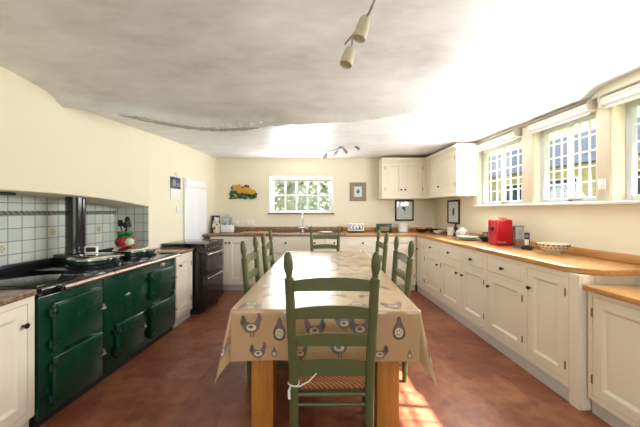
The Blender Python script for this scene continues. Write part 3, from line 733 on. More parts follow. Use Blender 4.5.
# cloth: unfolded coordinates (s, t) relative to the table centre
DROP = 0.283; EX, EY = hx + 0.005, hy + 0.008; ER = 0.012
def fold_e(e):      # e beyond the edge -> (outward, down) following a small rounded edge
    if e <= 0: return e, 0.0
    arc = ER * math.pi / 2
    if e < arc: a = e / ER; return ER * math.sin(a), ER * (1 - math.cos(a))
    return ER, ER + (e - arc)
def cloth_pos(s, u):
    ax, ay = abs(s) - EX + ER, abs(u) - EY + ER
    sx, sy = (1 if s >= 0 else -1), (1 if u >= 0 else -1)
    z = TZ
    if ax > 0 and ay > 0:
        r = math.hypot(ax, ay); th = math.atan2(ay, ax); s2 = math.sin(2 * th) ** 2
        o_, d_ = fold_e(r); hang = max(0, r - 0.02)
        k = (0.02 + 0.03 * th / (math.pi / 2)) + 0.20 * s2
        h = hang * k; d_ -= hang * (1 - math.sqrt(max(0.01, 1 - k * k)))
        h *= 1.0
        x = sx * (EX - ER + (o_ + h) * math.cos(th)); y = sy * (EY - ER + (o_ + h) * math.sin(th)); return Vector((x, y, z - d_))
    if ax > 0:
        o_, d_ = fold_e(ax); h = max(0, ax - 0.02); wv = h * (0.02 + 0.01 * math.sin(u * 7 + sx))
        return Vector((sx * (EX - ER + o_ + wv), u, z - d_))
    if ay > 0:
        o_, d_ = fold_e(ay); h = max(0, ay - 0.02); wv = h * (0.05 + 0.05 * math.sin(s * 9 + 1.0) * (1 if sy < 0 else 0.4))
        return Vector((s, sy * (EY - ER + o_ + wv), z - d_))
    return Vector((s, u, z + 0.0008 * math.sin(s * 11) * math.sin(u * 9)))
def axis_samples(E):
    v = [-E - DROP + DROP * k / 16 for k in range(16)] + [-E + (-ER + 0.0) * 0 + x for x in (-0.0, 0.005, 0.01, 0.015, 0.02)]
    n_ = int((2 * E - 0.06) / 0.03); v += [-E + 0.03 + (2 * E - 0.06) * k / n_ for k in range(n_ + 1)]
    v += [-x for x in v[:21]]; return sorted(set(round(x, 5) for x in v))
b = B(); us, vs = axis_samples(EX), axis_samples(EY)
g = [[b.bm.verts.new(cloth_pos(s, u)) for u in vs] for s in us]
for i in range(len(us) - 1):
    for j in range(len(vs) - 1): b.bm.faces.new((g[i][j], g[i + 1][j], g[i + 1][j + 1], g[i][j + 1]))
def nrm(s, u):
    e = 0.002; p = cloth_pos(s, u); n_ = (cloth_pos(s + e, u) - p).cross(cloth_pos(s, u + e) - p); n_.normalize(); return n_
def patch(poly, mi, lift):
    tb = bmesh.new(); f = tb.faces.new([tb.verts.new((x, y, 0)) for x, y in poly]); bmesh.ops.triangulate(tb, faces=[f])
    bmesh.ops.subdivide_edges(tb, edges=[e for e in tb.edges if e.calc_length() > 0.025], cuts=2, use_grid_fill=True); bmesh.ops.triangulate(tb, faces=tb.faces[:])
    mp = {}
    for v in tb.verts: mp[v] = b.bm.verts.new(cloth_pos(v.co.x, v.co.y) + nrm(v.co.x, v.co.y) * lift)
    for f in tb.faces:
        try: q = b.bm.faces.new([mp[v] for v in f.verts]); q.material_index = mi
        except ValueError: pass
    tb.free()
def blob(cx, cy, rx, ry, n_=14, rot=0): return [(cx + rx * math.cos(k * 2 * math.pi / n_) * math.cos(rot) - ry * math.sin(k * 2 * math.pi / n_) * math.sin(rot), cy + rx * math.cos(k * 2 * math.pi / n_) * math.sin(rot) + ry * math.sin(k * 2 * math.pi / n_) * math.cos(rot)) for k in range(n_)]
HEN = [(-.5, .10), (-.46, .30), (-.38, .46), (-.28, .40), (-.22, .2), (0, .1), (.16, .16), (.24, .36), (.30, .46), (.40, .44), (.46, .36), (.40, .30), (.40, .1), (.34, -.12), (.2, -.28), (0, -.34), (-.2, -.3), (-.38, -.12)]
PEAR = [(0, .56), (.08, .46), (.10, .30), (.20, .14), (.26, -.05), (.24, -.26), (.12, -.38), (0, -.4), (-.12, -.38), (-.24, -.26), (-.26, -.05), (-.20, .14), (-.10, .30), (-.08, .46)]
def place(pts, cx, cy, sz, flip=1, rot=0.0):
    c, s_ = math.cos(rot), math.sin(rot); r = [(cx + sz * (flip * x * c - y * s_), cy + sz * (flip * x * s_ + y * c)) for x, y in pts]
    return r if flip > 0 else r[::-1]
def hen(cx, cy, sz, flip=1, rot=0.0):
    P = lambda pts: place(pts, cx, cy, sz, flip, rot)
    patch(P(HEN), 1, 0.0008)
    patch(P([(-.5, .10), (-.46, .30), (-.38, .46), (-.30, .40), (-.26, .15), (-.36, 0)]), 2, 0.0014)
    patch(P(blob(.0, -.08, .22, .15, 12)), 3, 0.0014); patch(P(blob(-.02, -.05, .12, .07, 10)), 1, 0.002)
    patch(P(blob(.33, .50, .09, .06, 10)), 4, 0.0014); patch(P(blob(.43, .26, .04, .06, 8)), 4, 0.0014)
    patch(P([(-.04, -.34), (.0, -.34), (.0, -.5), (-.04, -.5)]), 2, 0.0008); patch(P([(.08, -.32), (.12, -.32), (.12, -.5), (.08, -.5)]), 2, 0.0008)
def pear(cx, cy, sz, flip=1, rot=0.0):
    P = lambda pts: place(pts, cx, cy, sz, flip, rot)
    patch(P(PEAR), 2, 0.0008); patch(P([(x * .78, y * .82) for x, y in PEAR]), 1, 0.0013); patch(P(blob(0, -.1, .17, .2, 14)), 3, 0.0018)
    for k in range(5): patch(P(blob(.09 * math.cos(k * 1.26), -.1 + .1 * math.sin(k * 1.26), .03, .03, 6)), 2, 0.0023)
    patch(P(blob(0, .44, .03, .05, 8)), 4, 0.0018)
# front drop: t runs from -EY (edge) to -EY-DROP (hem); up on the drop is +t
yf_ = -EY
for (s, e, sz, k, fl_) in ((-0.42, 0.085, 0.13, 'h', 1), (-0.26, 0.115, 0.14, 'p', 1), (-0.06, 0.10, 0.13, 'h', -1), (0.08, 0.19, 0.13, 'h', 1), (0.20, 0.09, 0.13, 'h', 1), (0.42, 0.105, 0.14, 'p', 1), (0.11, 0.06, 0.11, 'h', 1), (-0.38, 0.235, 0.10, 'h', 1), (-0.14, 0.23, 0.10, 'h', 1), (0.31, 0.235, 0.10, 'h', -1), (-0.29, 0.24, 0.06, 'p', 1), (0.48, 0.245, 0.05, 'p', 1)):
    (hen if k == 'h' else pear)(s, yf_ - e, sz, fl_)
hen(EX + 0.13, -EY - 0.03, 0.13, 1, 0.6); hen(EX + 0.18, -EY - 0.17, 0.12, -1, 0.5); hen(-EX - 0.13, -EY - 0.17, 0.13, 1, -0.6); pear(-EX - 0.03, -EY - 0.19, 0.1)
rr = random.Random(3)
k = 0; y = -EY + 0.03
while y < EY - 0.1:
    for j in range(5):
        s = -EX + 0.12 + j * (2 * EX - 0.2) / 4.2 + (0.10 if k % 2 else 0.0) - 0.02
        if abs(s) < EX - 0.09:
            if (j + k) % 3 == 2: pear(s, y + 0.06, 0.15, 1, rr.choice((0, math.pi)))
            else: hen(s, y + 0.06, 0.14, rr.choice((1, -1)), rr.choice((0, 0, math.pi)))
    y += 0.21; k += 1
for y in [-EY + 0.15 + i * 0.24 for i in range(9)]:
    hen(-EX - 0.14, y, 0.13, 1, -math.pi / 2); hen(EX + 0.14, y + 0.1, 0.13, 1, math.pi / 2)
cl = b.build('tablecloth', ['cloth', 'hen_grey', 'hen_dark', 'hen_pale', 'hen_red'], None, t.location, R(-1.0))
tag(cl, 'tan glossy oilcloth printed with hens, draped over the long table', 'tablecloth')

# ================================================================== CHAIRS
CHH = 1.09
def make_chair(label, group):
    t = thing('ladder_back_chair', label, 'chair', (0, 0, 0), 0, group)
    yb = -0.185
    def post_x(z): return 0.182 + 0.026 * max(0, (z - 0.44)) / 0.65
    def post_y(z): return yb - (0.045 * max(0, (z - 0.42) / 0.65) ** 1.2) + 0.0 * z
    for sx in (-1, 1):
        pts, rad = [], []
        for z, r in [(0, .018), (.1, .021), (.3, .023), (.5, .023), (.7, .023), (.85, .023), (.935, .0225), (.955, .0235), (.962, .015), (.972, .0145), (.985, .018), (1.01, .0225), (1.04, .0225), (1.07, .019), (1.085, .012), (1.09, .004)]:
            pts.append((sx * post_x(z), post_y(z), z)); rad.append(r)
        B().tube(pts, rad, 14).build('back_post', 'chair', t)
        B().tube([(sx * 0.215, 0.20, z) for z in (0, .03, .2, .36, .405)], [.014, .016, .0185, .0185, .016], 12).build('front_leg', 'chair', t)
    for zc, h in ((0.925, 0.07), (0.783, 0.068), (0.642, 0.068), (0.495, 0.085)):
        b = B(); n_ = 12; hw = post_x(zc) - 0.012; top, bot = [], []
        for k in range(n_ + 1):
            u = -1 + 2 * k / n_; x = u * hw; bow = 0.018 * (1 - u * u)
            zt = zc + h / 2 - 0.018 * abs(u) ** 2.2 + 0.002; zb_ = zc - h / 2 + 0.006 * (1 - u * u)
            y_ = post_y(zc) - bow * 0.5
            top.append((x, y_, zt)); bot.append((x, y_, zb_))
        ft = [b.bm.verts.new((x, y - 0.006, z)) for x, y, z in top]; fb = [b.bm.verts.new((x, y - 0.006, z)) for x, y, z in bot]
        bt = [b.bm.verts.new((x, y + 0.006, z)) for x, y, z in top]; bb = [b.bm.verts.new((x, y + 0.006, z)) for x, y, z in bot]
        for k in range(n_):
            b.bm.faces.new((fb[k], fb[k + 1], ft[k + 1], ft[k])); b.bm.faces.new((bb[k + 1], bb[k], bt[k], bt[k + 1]))
            b.bm.faces.new((ft[k], ft[k + 1], bt[k + 1], bt[k])); b.bm.faces.new((fb[k + 1], fb[k], bb[k], bb[k + 1]))
        b.bm.faces.new((fb[0], ft[0], bt[0], bb[0])); b.bm.faces.new((ft[-1], fb[-1], bb[-1], bt[-1]))
        b.build('slat', 'chair', t)
    b = B(); r = bmesh.ops.create_cube(b.bm, size=1); 
    for v in r['verts']:
        wy = 0.5 + v.co.y; hw = 0.165 + 0.04 * wy; v.co = Vector((2 * v.co.x * hw, -0.185 + 0.385 * wy, 0.396 + v.co.z * 0.036))
    bmesh.ops.bevel(b.bm, geom=b.bm.edges[:], offset=0.015, segments=3, affect='EDGES', profile=0.5)
    b.build('seat', 'rush', t)
    b = B()
    b.tube([(-0.18, -0.185, 0.357), (0.18, -0.185, 0.357)], 0.011); b.build('seat_rail', 'chair', t)
    for (p, q_) in (((-0.182, -0.185, 0.305), (0.182, -0.185, 0.305)), ((-0.215, 0.20, 0.30), (0.215, 0.20, 0.30)), ((-0.215, 0.20, 0.15), (0.215, 0.20, 0.15)),
                    ((-0.182, -0.185, 0.26), (-0.215, 0.20, 0.26)), ((0.182, -0.185, 0.26), (0.215, 0.20, 0.26)), ((-0.182, -0.185, 0.13), (-0.215, 0.20, 0.13)), ((0.182, -0.185, 0.13), (0.215, 0.20, 0.13))):
        m_ = tuple((a + c) / 2 for a, c in zip(p, q_)); B().tube([p, m_, q_], [.009, .0115, .009], 10).build('stretcher', 'chair', t)
    return t
GRP = 'green ladder-back chairs around the table'
ch = make_chair('green ladder-back chair at the near end of the table, seen from behind', GRP)
ch.location = (0.06, 1.695, 0); ch.rotation_euler.z = R(0.5); ch.scale = (1.08, 1, 1.02)
for x, y, rz, lab in ((-0.358, 2.42, -90, 'green ladder-back chair on the left of the table, nearer one'), (-0.350, 3.16, -90.5, 'green ladder-back chair on the left of the table, farther one'),
                      (0.468, 2.42, 90.5, 'green ladder-back chair on the right of the table, nearer one'), (0.468, 3.24, 90, 'green ladder-back chair on the right of the table, farther one'),
                      (0.075, 4.10, 180, 'green ladder-back chair at the far end of the table, under the back window')):
    c = copy_tree(ch); c.location = (x, y, 0); c.rotation_euler.z = R(rz); c.scale = (1, 1, 1); c['label'] = lab
# cord tied round the near chair's post
px, py, pz = 0.06 - 0.198, 1.695 - 0.187, 0.455
b = B(); b.tube([(px + 0.029 * math.cos(a), py + 0.029 * math.sin(a), pz - 0.03 + 0.004 * math.sin(a * 2)) for a in [k * math.pi / 8 for k in range(17)]], 0.0035, 6)
b.tube([(px - 0.004, py - 0.031, pz - 0.03), (px + 0.03, py - 0.034, pz - 0.03), (px + 0.08, py - 0.034, pz - 0.005), (px + 0.12, py - 0.03, pz + 0.035)], 0.0035, 6)
b.tube([(px - 0.012, py - 0.031, pz - 0.03), (px - 0.02, py - 0.036, pz - 0.05), (px - 0.018, py - 0.036, pz - 0.09)], [0.0035, 0.007, 0.008], 6)
tag(b.build('tie_cord', 'string'), 'white cord tied around the left post of the nearest chair', 'cord')

# ================================================================== CEILING LIGHTS
def spot(parent, p, d, L, r, armtop, mat='lampcream'):
    p, d = Vector(p), Vector(d).normalized()
    b = B(); b.lathe([(r * 0.55, 0), (r * 0.8, L * 0.12), (r * 0.98, L * 0.55), (r, L), (r * 0.85, L), (r * 0.8, L * 0.92), (0, L * 0.9)], p, d, 20)
    h = b.build('spot_head', mat, parent)
    B().tube([armtop, (Vector(armtop) + p) / 2 + Vector((0.004, 0, 0)), p + d * 0.006], 0.0055, 8).build('spot_arm', 'steel', h)
t = thing('spotlight_bar', 'curved ceiling bar with cream spotlights hanging nearest the camera', 'ceiling light', at(378, -14, 1.137))
o = t.location
rel = lambda px, py, Y: at(px, py, Y) - o
pts = [rel(*q_) for q_ in ((345, 44, 1.53), (352, 36, 1.46), (361, 25, 1.375), (369, 13, 1.29), (374, 2, 1.225), (378, -14, 1.137), (386, -30, 1.06), (397, -45, 1.0))]
B().tube(pts, 0.0055, 8).build('bar', 'steel', t)
spot(t, rel(366, 17, 1.33), rel(358, 41, 1.33) - rel(366, 17, 1.33), 0.105, 0.031, tuple(rel(372, 8, 1.26)))
spot(t, rel(351, 48, 1.48), rel(345, 67, 1.47) - rel(351, 48, 1.48), 0.095, 0.033, tuple(pts[1]))
spot(t, rel(386, -20, 1.06), Vector((0.3, -0.5, -0.6)), 0.09, 0.036, tuple(pts[6]))
zc = ceil_z(o.x, o.y) - o.z
b = B(); b.cyl((0, 0, 0.0), (0, 0, zc - 0.012), 0.006); b.lathe([(0.05, 0), (0.05, 0.018), (0.03, 0.022)], (0, 0, zc - 0.02), seg=20); b.build('ceiling_mount', 'steel', t)
t = thing('spotlight_bar', 'wavy ceiling bar of four small steel spotlights near the back window', 'ceiling light', at(341.5, 145, 4.35))
o = t.location
pts = [at(327, 151.5, 4.4) - o, at(333, 150.3, 4.38) - o, at(338, 149, 4.35) - o, at(343, 146.5, 4.34) - o, at(348, 145, 4.32) - o, at(354, 143.5, 4.3) - o, at(360, 143.3, 4.3) - o]
B().tube(pts, 0.006, 8).build('bar', 'steel', t)
for i, (a, dx) in enumerate(((0, -0.035), (2, -0.05), (3, 0.05), (5, 0.07))):
    p = pts[a] + Vector((dx * 0.2, 0, -0.035)); spot(t, p, Vector((dx, -0.02, -0.075)), 0.085, 0.024, tuple(pts[a]), 'steel')
zc = ceil_z(o.x, o.y) - o.z
b = B(); b.cyl(pts[3], (0, 0, zc - 0.012), 0.006); b.lathe([(0.045, 0), (0.045, 0.02), (0.03, 0.026)], (0, 0, zc - 0.02), seg=20); b.build('ceiling_mount', 'steel', t)

# ================================================================== WALL THINGS
def picture(label, loc, rot, w_, h_, fw, fm, art, name='framed_picture', mount=0.0):
    t = thing(name, label, 'picture', loc, rot)
    b = B(); b.box(-w_ / 2, -w_ / 2 + fw, -0.018, 0, 0, h_, 0.003); b.box(w_ / 2 - fw, w_ / 2, -0.018, 0, 0, h_, 0.003)
    b.box(-w_ / 2 + fw, w_ / 2 - fw, -0.018, 0, 0, fw, 0.003); b.box(-w_ / 2 + fw, w_ / 2 - fw, -0.018, 0, h_ - fw, h_, 0.003)
    b.build('frame', fm, t)
    B().box(-w_ / 2 + fw, w_ / 2 - fw, -0.008, -0.002, fw, h_ - fw).build('mount', 'paper', t)
    b = B()
    for (cx, cz, rx, rz) in art: b.ball((cx * w_, -0.008, h_ * cz), rx * w_, 0.0012, rz * h_, 12)
    b.build('drawing', 'ink', t)
    B().box(-w_ / 2 + fw, w_ / 2 - fw, -0.0125, -0.011, fw, h_ - fw).build('glass', 'glass', t)
    return t
p = at(358, 201, BACK)
picture('small print in a wide taupe frame on the back wall', (p.x, BACK - 0.002, p.z), 0, 0.30, 0.345, 0.075, 'taupe', [(0, .5, .11, .08), (0.02, .58, .06, .05), (-.02, .42, .05, .03)])
p = at(404.5, 221.5, BACK - 0.02)
picture('dark framed sketch on the back wall above the white crock', (p.x, BACK - 0.002, p.z + 0.012), 0, 0.345, 0.385, 0.028, 'darkframe', [(-.03, .62, .09, .07), (0.0, .55, .05, .1), (.05, .35, .03, .02)])
yy = 4.66
picture('dark framed drawing on the right wall under the cupboard', rw(-0.003, 4.68, 1.105), RROT, 0.38, 0.385, 0.03, 'darkframe', [(0, .5, .10, .14), (0.02, .62, .07, .06), (0, .38, .06, .05)])
# plaque
p = at(243.5, 199, BACK)
t = thing('wall_plaque', 'ochre animal plaque lying on green leaves, hung on the back wall', 'wall plaque', (p.x, BACK - 0.003, p.z))
b = B(); b.ball((0.0, -0.02, 0.16), 0.17, 0.03, 0.075); b.ball((-0.12, -0.024, 0.20), 0.085, 0.03, 0.06); b.ball((0.13, -0.022, 0.13), 0.11, 0.03, 0.055); b.ball((-0.18, -0.022, 0.235), 0.03, 0.018, 0.03); b.ball((-0.07, -0.022, 0.25), 0.03, 0.018, 0.025); b.ball((0.21, -0.02, 0.09), 0.05, 0.025, 0.03)
b.build('animal_figure', 'orange', t)
b = B(); r2 = random.Random(5)
for k in range(46):
    x = r2.uniform(-0.23, 0.24); z = r2.uniform(0.01, 0.10) if x > -0.1 else r2.uniform(0.01, 0.14); b.ball((x, -0.02 - r2.random() * 0.02, z), 0.034, 0.012, 0.02, 8)
b.build('foliage', 'plaqueleaf', t)
b = B()
for x, z in ((-0.2, 0.20), (0.05, 0.24), (0.09, 0.23), (0.19, 0.05), (-0.04, 0.07), (0.0, 0.21)): b.ball((x, -0.035, z), 0.026, 0.012, 0.022, 8)
b.build('markings', 'darkwood', t)
# calendar on left wall
t = thing('wall_calendar', 'wall calendar with a dark photo above a white page, left wall', 'calendar', lw(0.003, 4.03, 1.47), LROT)
B().box(-0.12, 0.12, -0.006, 0, 0.0, 0.15, 0.001).build('page', 'paper', t); B().box(-0.12, 0.12, -0.008, 0, 0.152, 0.31, 0.001).build('photo', 'blue', t)
b = B(); b.ball((-0.04, -0.009, 0.23), 0.05, 0.001, 0.05, 10); b.ball((0.06, -0.009, 0.21), 0.04, 0.001, 0.03, 10); b.build('photo_patch', 'taupe', t)
b = B(); b.tube([(-0.03, -0.003, 0.31), (0, -0.004, 0.37), (0.03, -0.003, 0.31)], 0.002, 6); b.cyl((0, 0, 0.37), (0, -0.02, 0.37), 0.004); b.build('hanger', 'steel', t)
def plate(label, loc, rot, w_, name, cat, n_):
    t = thing(name, label, cat, loc, rot); B().box(-w_ / 2, w_ / 2, -0.010, 0, -0.043, 0.043, 0.003).build('faceplate', 'white', t)
    for k in range(n_):
        x = (k - (n_ - 1) / 2) * 0.065; B().box(x - 0.008, x + 0.008, -0.015, -0.009, -0.014, 0.014, 0.002).build('rocker', 'white', t)
plate('white light switch on the left wall below the calendar', lw(0.003, 4.10, 1.33), LROT, 0.086, 'light_switch', 'switch', 1)
p = at(236, 223.5, BACK); plate('white wall socket right of the food processor', (p.x, BACK - 0.002, p.z), 0, 0.10, 'wall_socket', 'socket', 1)
p = at(250, 223, BACK); plate('white double wall socket below the animal plaque', (p.x, BACK - 0.002, p.z), 0, 0.15, 'wall_socket', 'socket', 2)
plate('white socket switch in the stone pier between the nearest windows', rw(-0.014, 2.315, 1.53), RROT, 0.06, 'wall_switch', 'switch', 1)

# ================================================================== THINGS ON THE BACK WORKTOP
Z = TZ1 + 0.001
def lathe_thing(name, label, cat, loc, prof, mat, seg=24, group=None):
    return tag(B().lathe(prof, seg=seg).build(name, mat, None, loc), label, cat, group)
t = thing('tin', 'tall dark blue tin in the left corner of the back worktop', 'tin', at(210.5, 0, 5.2) * Vector((1, 1, 0)) if False else (-1.865, 5.2, Z))
B().box(-0.058, 0.058, -0.05, 0.05, 0, 0.27, 0.008).build('body', 'blue', t); B().box(-0.061, 0.061, -0.053, 0.053, 0.27, 0.295, 0.006).build('lid', 'blue', t)
B().box(-0.04, 0.04, -0.053, -0.049, 0.08, 0.2, 0.002).build('printed_panel', 'lilac', t)
t = thing('ceramic_figurine', 'cream ceramic figurine between the blue tin and the food processor', 'ornament', (-1.80, 5.05, Z))
b = B(); b.lathe([(0.052, 0), (0.06, 0.03), (0.055, 0.1), (0.045, 0.15), (0.03, 0.18), (0.0, 0.185)], seg=20); b.build('body', 'cream', t)
b = B(); b.ball((0, -0.005, 0.215), 0.042, 0.04, 0.045); b.ball((-0.03, 0, 0.255), 0.014, 0.01, 0.018, 8); b.ball((0.03, 0, 0.255), 0.014, 0.01, 0.018, 8); b.ball((0, -0.045, 0.205), 0.016, 0.014, 0.012, 8); b.build('head', 'cream', t)
b = B(); b.ball((-0.045, -0.03, 0.12), 0.022, 0.022, 0.045, 10); b.ball((0.045, -0.03, 0.12), 0.022, 0.022, 0.045, 10); b.build('arms', 'cream', t)
b = B(); b.ball((-0.015, -0.052, 0.08), 0.018, 0.01, 0.022, 8); b.ball((0.02, -0.04, 0.145), 0.014, 0.01, 0.012, 8); b.build('brown_markings', 'darkwood', t)
t = thing('food_processor', 'white food processor with clear bowl beside the figurine', 'food processor', (-1.625, 5.1, Z))
B().box(-0.10, 0.10, -0.08, 0.08, 0, 0.13, 0.018).build('base', 'white', t)
B().lathe([(0.07, 0), (0.08, 0.02), (0.085, 0.12), (0.085, 0.125)], (-0.01, 0, 0.131), seg=24).build('bowl', 'clear', t)
B().lathe([(0.086, 0), (0.086, 0.012), (0.03, 0.018), (0.03, 0.07), (0.0, 0.072)], (-0.01, 0, 0.258), seg=24).build('bowl_lid', 'clear', t)
B().cyl((-0.01, 0, 0.131), (-0.01, 0, 0.25), 0.026).build('spindle', 'white', t)
B().tube([(0.07, 0, 0.23), (0.105, 0, 0.22), (0.105, 0, 0.16), (0.07, 0, 0.15)], 0.009, 8).build('handle', 'lilac', t)
tag(B().box(-0.25, 0.25, -0.14, 0.14, 0, 0.022, 0.006).build('chopping_board', 'oakX', None, (-1.08, 4.93, Z)), 'pale oak chopping board lying on the granite worktop', 'chopping board')
# tap
t = thing('mixer_tap', 'chrome swan-neck mixer tap under the back window', 'tap', (-0.31, 5.22, Z))
B().lathe([(0.028, 0), (0.028, 0.01), (0.018, 0.02), (0.018, 0.06)], seg=18).build('base', 'chrome', t)
pts = [(0, 0, 0.05), (0, 0, 0.20), (0, 0, 0.28)] + [(0, -0.075 + 0.075 * math.cos(a), 0.28 + 0.075 * math.sin(a)) for a in [k * math.pi / 8 for k in range(1, 9)]] + [(0, -0.15, 0.23)]
B().tube(pts, 0.0115, 12).build('spout', 'chrome', t)
b = B(); b.tube([(-0.075, 0, 0.075), (0.075, 0, 0.075)], 0.011, 10)
for sx in (-1, 1): b.cyl((sx * 0.075, 0, 0.055), (sx * 0.075, 0, 0.10), 0.015); b.tube([(sx * 0.05, 0, 0.105), (sx * 0.10, 0, 0.105)], 0.006, 8)
b.build('lever', 'chrome', t)
tag(B().lathe([(0.05, 0), (0.09, 0.008), (0.115, 0.02), (0.117, 0.024), (0.09, 0.014), (0, 0.01)], seg=28).build('dish', 'white', None, (0.10, 4.93, Z)), 'low white dish on the worktop behind the far head chair', 'dish')
# toaster
t = thing('toaster', 'white toaster with bold dark pattern on the back worktop', 'toaster', (0.63, 5.12, Z + 0.0), 0)
B().box(-0.135, 0.135, -0.075, 0.075, 0, 0.022, 0.006).build('base', 'blackmatt', t)
B().box(-0.14, 0.14, -0.08, 0.08, 0.022, 0.165, 0.024, 4).build('body', 'white', t)
b = B()
for x in (-0.09, -0.03, 0.03, 0.09):
    b.tube([(x + 0.024 * math.cos(a) , -0.081, 0.095 + 0.04 * math.sin(a)) for a in [math.pi * (0.2 + (x > 0) * 0.9) + k * math.pi / 6 for k in range(10)]], 0.006, 6)
for x in (-0.06, 0.0, 0.06): b.box(x - 0.006, x + 0.006, -0.083, -0.079, 0.05, 0.10)
b.build('pattern', 'blackmatt', t)
for y in (-0.03, 0.03): B().box(-0.1, 0.1, y - 0.012, y + 0.012, 0.163, 0.1665).build('slot', 'blackmatt', t)
B().box(0.139, 0.155, -0.018, 0.018, 0.10, 0.115, 0.004).build('lever', 'blackmatt', t)
t = thing('tin', 'dark green rectangular tin with gold label on the back worktop', 'tin', (1.125, 5.12, Z))
B().box(-0.125, 0.125, -0.07, 0.07, 0, 0.125, 0.006).build('body', 'tingreen', t); B().box(-0.128, 0.128, -0.073, 0.073, 0.126, 0.15, 0.006).build('lid', 'tingreen', t); B().box(-0.08, 0.08, -0.073, -0.069, 0.025, 0.10, 0.001).build('label_panel', 'gold', t)
t = thing('storage_crock', 'white lidded crock under the dark framed sketch', 'crock', (1.475, 5.16, Z))
B().lathe([(0.085, 0), (0.093, 0.008), (0.093, 0.135), (0.088, 0.14)], seg=28).build('body', 'white', t); B().lathe([(0.096, 0), (0.096, 0.018), (0.03, 0.028), (0.0, 0.029)], (0, 0, 0.141), seg=28).build('lid', 'white', t)

# ================================================================== THINGS ON THE RIGHT WORKTOP
def bowl_prof(r, h, foot=0.5): return [(r * foot, 0), (r * foot, 0.006), (r * 0.8, h * 0.45), (r * 0.97, h * 0.9), (r, h), (r * 0.95, h), (r * 0.76, h * 0.5), (r * 0.4, 0.014), (0, 0.012)]
def rpt(rel, y, z=Z): return Vector((rel - 0.0448 * y, y, z))
lathe_thing('wooden_bowl', 'dark brown wooden bowl of yellow fruit in the right corner of the worktop', 'bowl', Vector((1.80, 5.12, Z)), bowl_prof(0.115, 0.065, 0.45), 'darkwood', 28)
for k, (dx, dy) in enumerate(((0.0, -0.035), (-0.042, 0.025), (0.042, 0.025))):
    tag(B().ball((0, 0, 0.03), 0.030, 0.036, 0.030).build('lemon', 'yellow', None, Vector((1.80 + dx, 5.12 + dy, Z + 0.026))), ('front yellow fruit in the brown wooden bowl', 'back left yellow fruit in the brown wooden bowl', 'back right yellow fruit in the brown wooden bowl')[k], 'fruit', 'yellow fruit in the wooden bowl')
lathe_thing('wooden_bowl', 'smaller black bowl right of the brown wooden bowl', 'bowl', Vector((2.005, 5.13, Z)), bowl_prof(0.085, 0.06, 0.5), 'blackmatt', 24)
lathe_thing('serving_bowl', 'shallow white bowl in front of the small black bowl', 'bowl', Vector((1.97, 4.82, Z)), bowl_prof(0.092, 0.05, 0.4), 'white', 28)
def mug(label, loc, h, r, mat, patch_=None, name='mug'):
    t = thing(name, label, 'mug', loc, R(-70))
    B().lathe([(r * 0.9, 0), (r, 0.006), (r, h), (r * 0.92, h), (r * 0.88, 0.01), (0, 0.009)], seg=24).build('cup', mat, t)
    B().tube([(r * 0.96, 0, h * 0.8), (r * 1.55, 0, h * 0.75), (r * 1.6, 0, h * 0.4), (r * 0.96, 0, h * 0.25)], 0.006, 8).build('handle', mat, t)
    if patch_:
        b = B()
        for a, z, q_ in patch_: b.ball((r * 0.93 * math.cos(a), r * 0.93 * math.sin(a), z * h), r * q_, r * q_, h * q_ * 0.6, 10)
        b.build('black_patches', 'blackmatt', t)
mug('white mug with black patches below the picture on the right wall', Vector((2.0, 4.45, Z)), 0.125, 0.048, 'white', [(3.3, .7, .35), (4.2, .3, .3), (2.6, .25, .3)])
lathe_thing('bottle', 'small dark bottle behind the patched mug', 'bottle', Vector((2.105, 4.5, Z)), [(0.03, 0), (0.032, 0.01), (0.032, 0.11), (0.014, 0.15), (0.014, 0.19), (0, 0.19)], 'darkwood', 18)
t = thing('teapot', 'white round teapot beside the patched mug', 'teapot', Vector((2.02, 4.12, Z)))
B().lathe([(0.05, 0), (0.075, 0.02), (0.088, 0.06), (0.075, 0.1), (0.045, 0.118), (0.045, 0.122)], seg=24).build('body', 'white', t)
B().lathe([(0.044, 0), (0.03, 0.014), (0.012, 0.018), (0.014, 0.03), (0, 0.034)], (0, 0, 0.122), seg=18).build('lid', 'white', t)
B().tube([(0.0, -0.08, 0.05), (0.0, -0.115, 0.075), (0.0, -0.14, 0.11)], [0.016, 0.012, 0.009], 10).build('spout', 'white', t)
B().tube([(0.0, 0.075, 0.095), (0.0, 0.125, 0.09), (0.0, 0.125, 0.045), (0.0, 0.08, 0.035)], 0.008, 8).build('handle', 'white', t)
b = B(); b.ball((-0.082, -0.01, 0.065), 0.008, 0.025, 0.02, 8); b.ball((-0.07, -0.045, 0.06), 0.008, 0.02, 0.018, 8); b.build('blue_motif', 'lilac', t)
for k, (m_, r) in enumerate((('palegreen', 0.145), ('white', 0.13))):
    lathe_thing('plate', ('pale green plate, bottom of the stack on the right worktop', 'white plate lying on the pale green plate')[k], 'plate', Vector((1.93, 3.80, Z + k * 0.0235)), [(r * 0.55, 0), (r * 0.6, 0.004), (r, 0.02), (r, 0.0235), (r * 0.6, 0.009), (0, 0.008)], m_, 30)
t = thing('shallow_basket', 'low dark bowl of green leaves just left of the red coffee machine', 'bowl', Vector((2.04, 3.565, Z)))
B().lathe(bowl_prof(0.075, 0.06, 0.6), seg=24).build('bowl_body', 'blackmatt', t)
b = B()
for k in range(10): b.ball((0.05 * math.cos(k * 2.4), 0.05 * math.sin(k * 2.4), 0.06 + 0.006 * (k % 3)), 0.024, 0.024, 0.012, 8)
b.build('leaves', 'plaqueleaf', t)
lathe_thing('glass_jar', 'small brown jar behind the low bowl of green leaves', 'jar', Vector((2.112, 3.70, Z)), [(0.04, 0), (0.045, 0.01), (0.045, 0.075), (0.032, 0.09), (0.034, 0.092), (0.034, 0.11), (0, 0.11)], 'terracotta', 20)
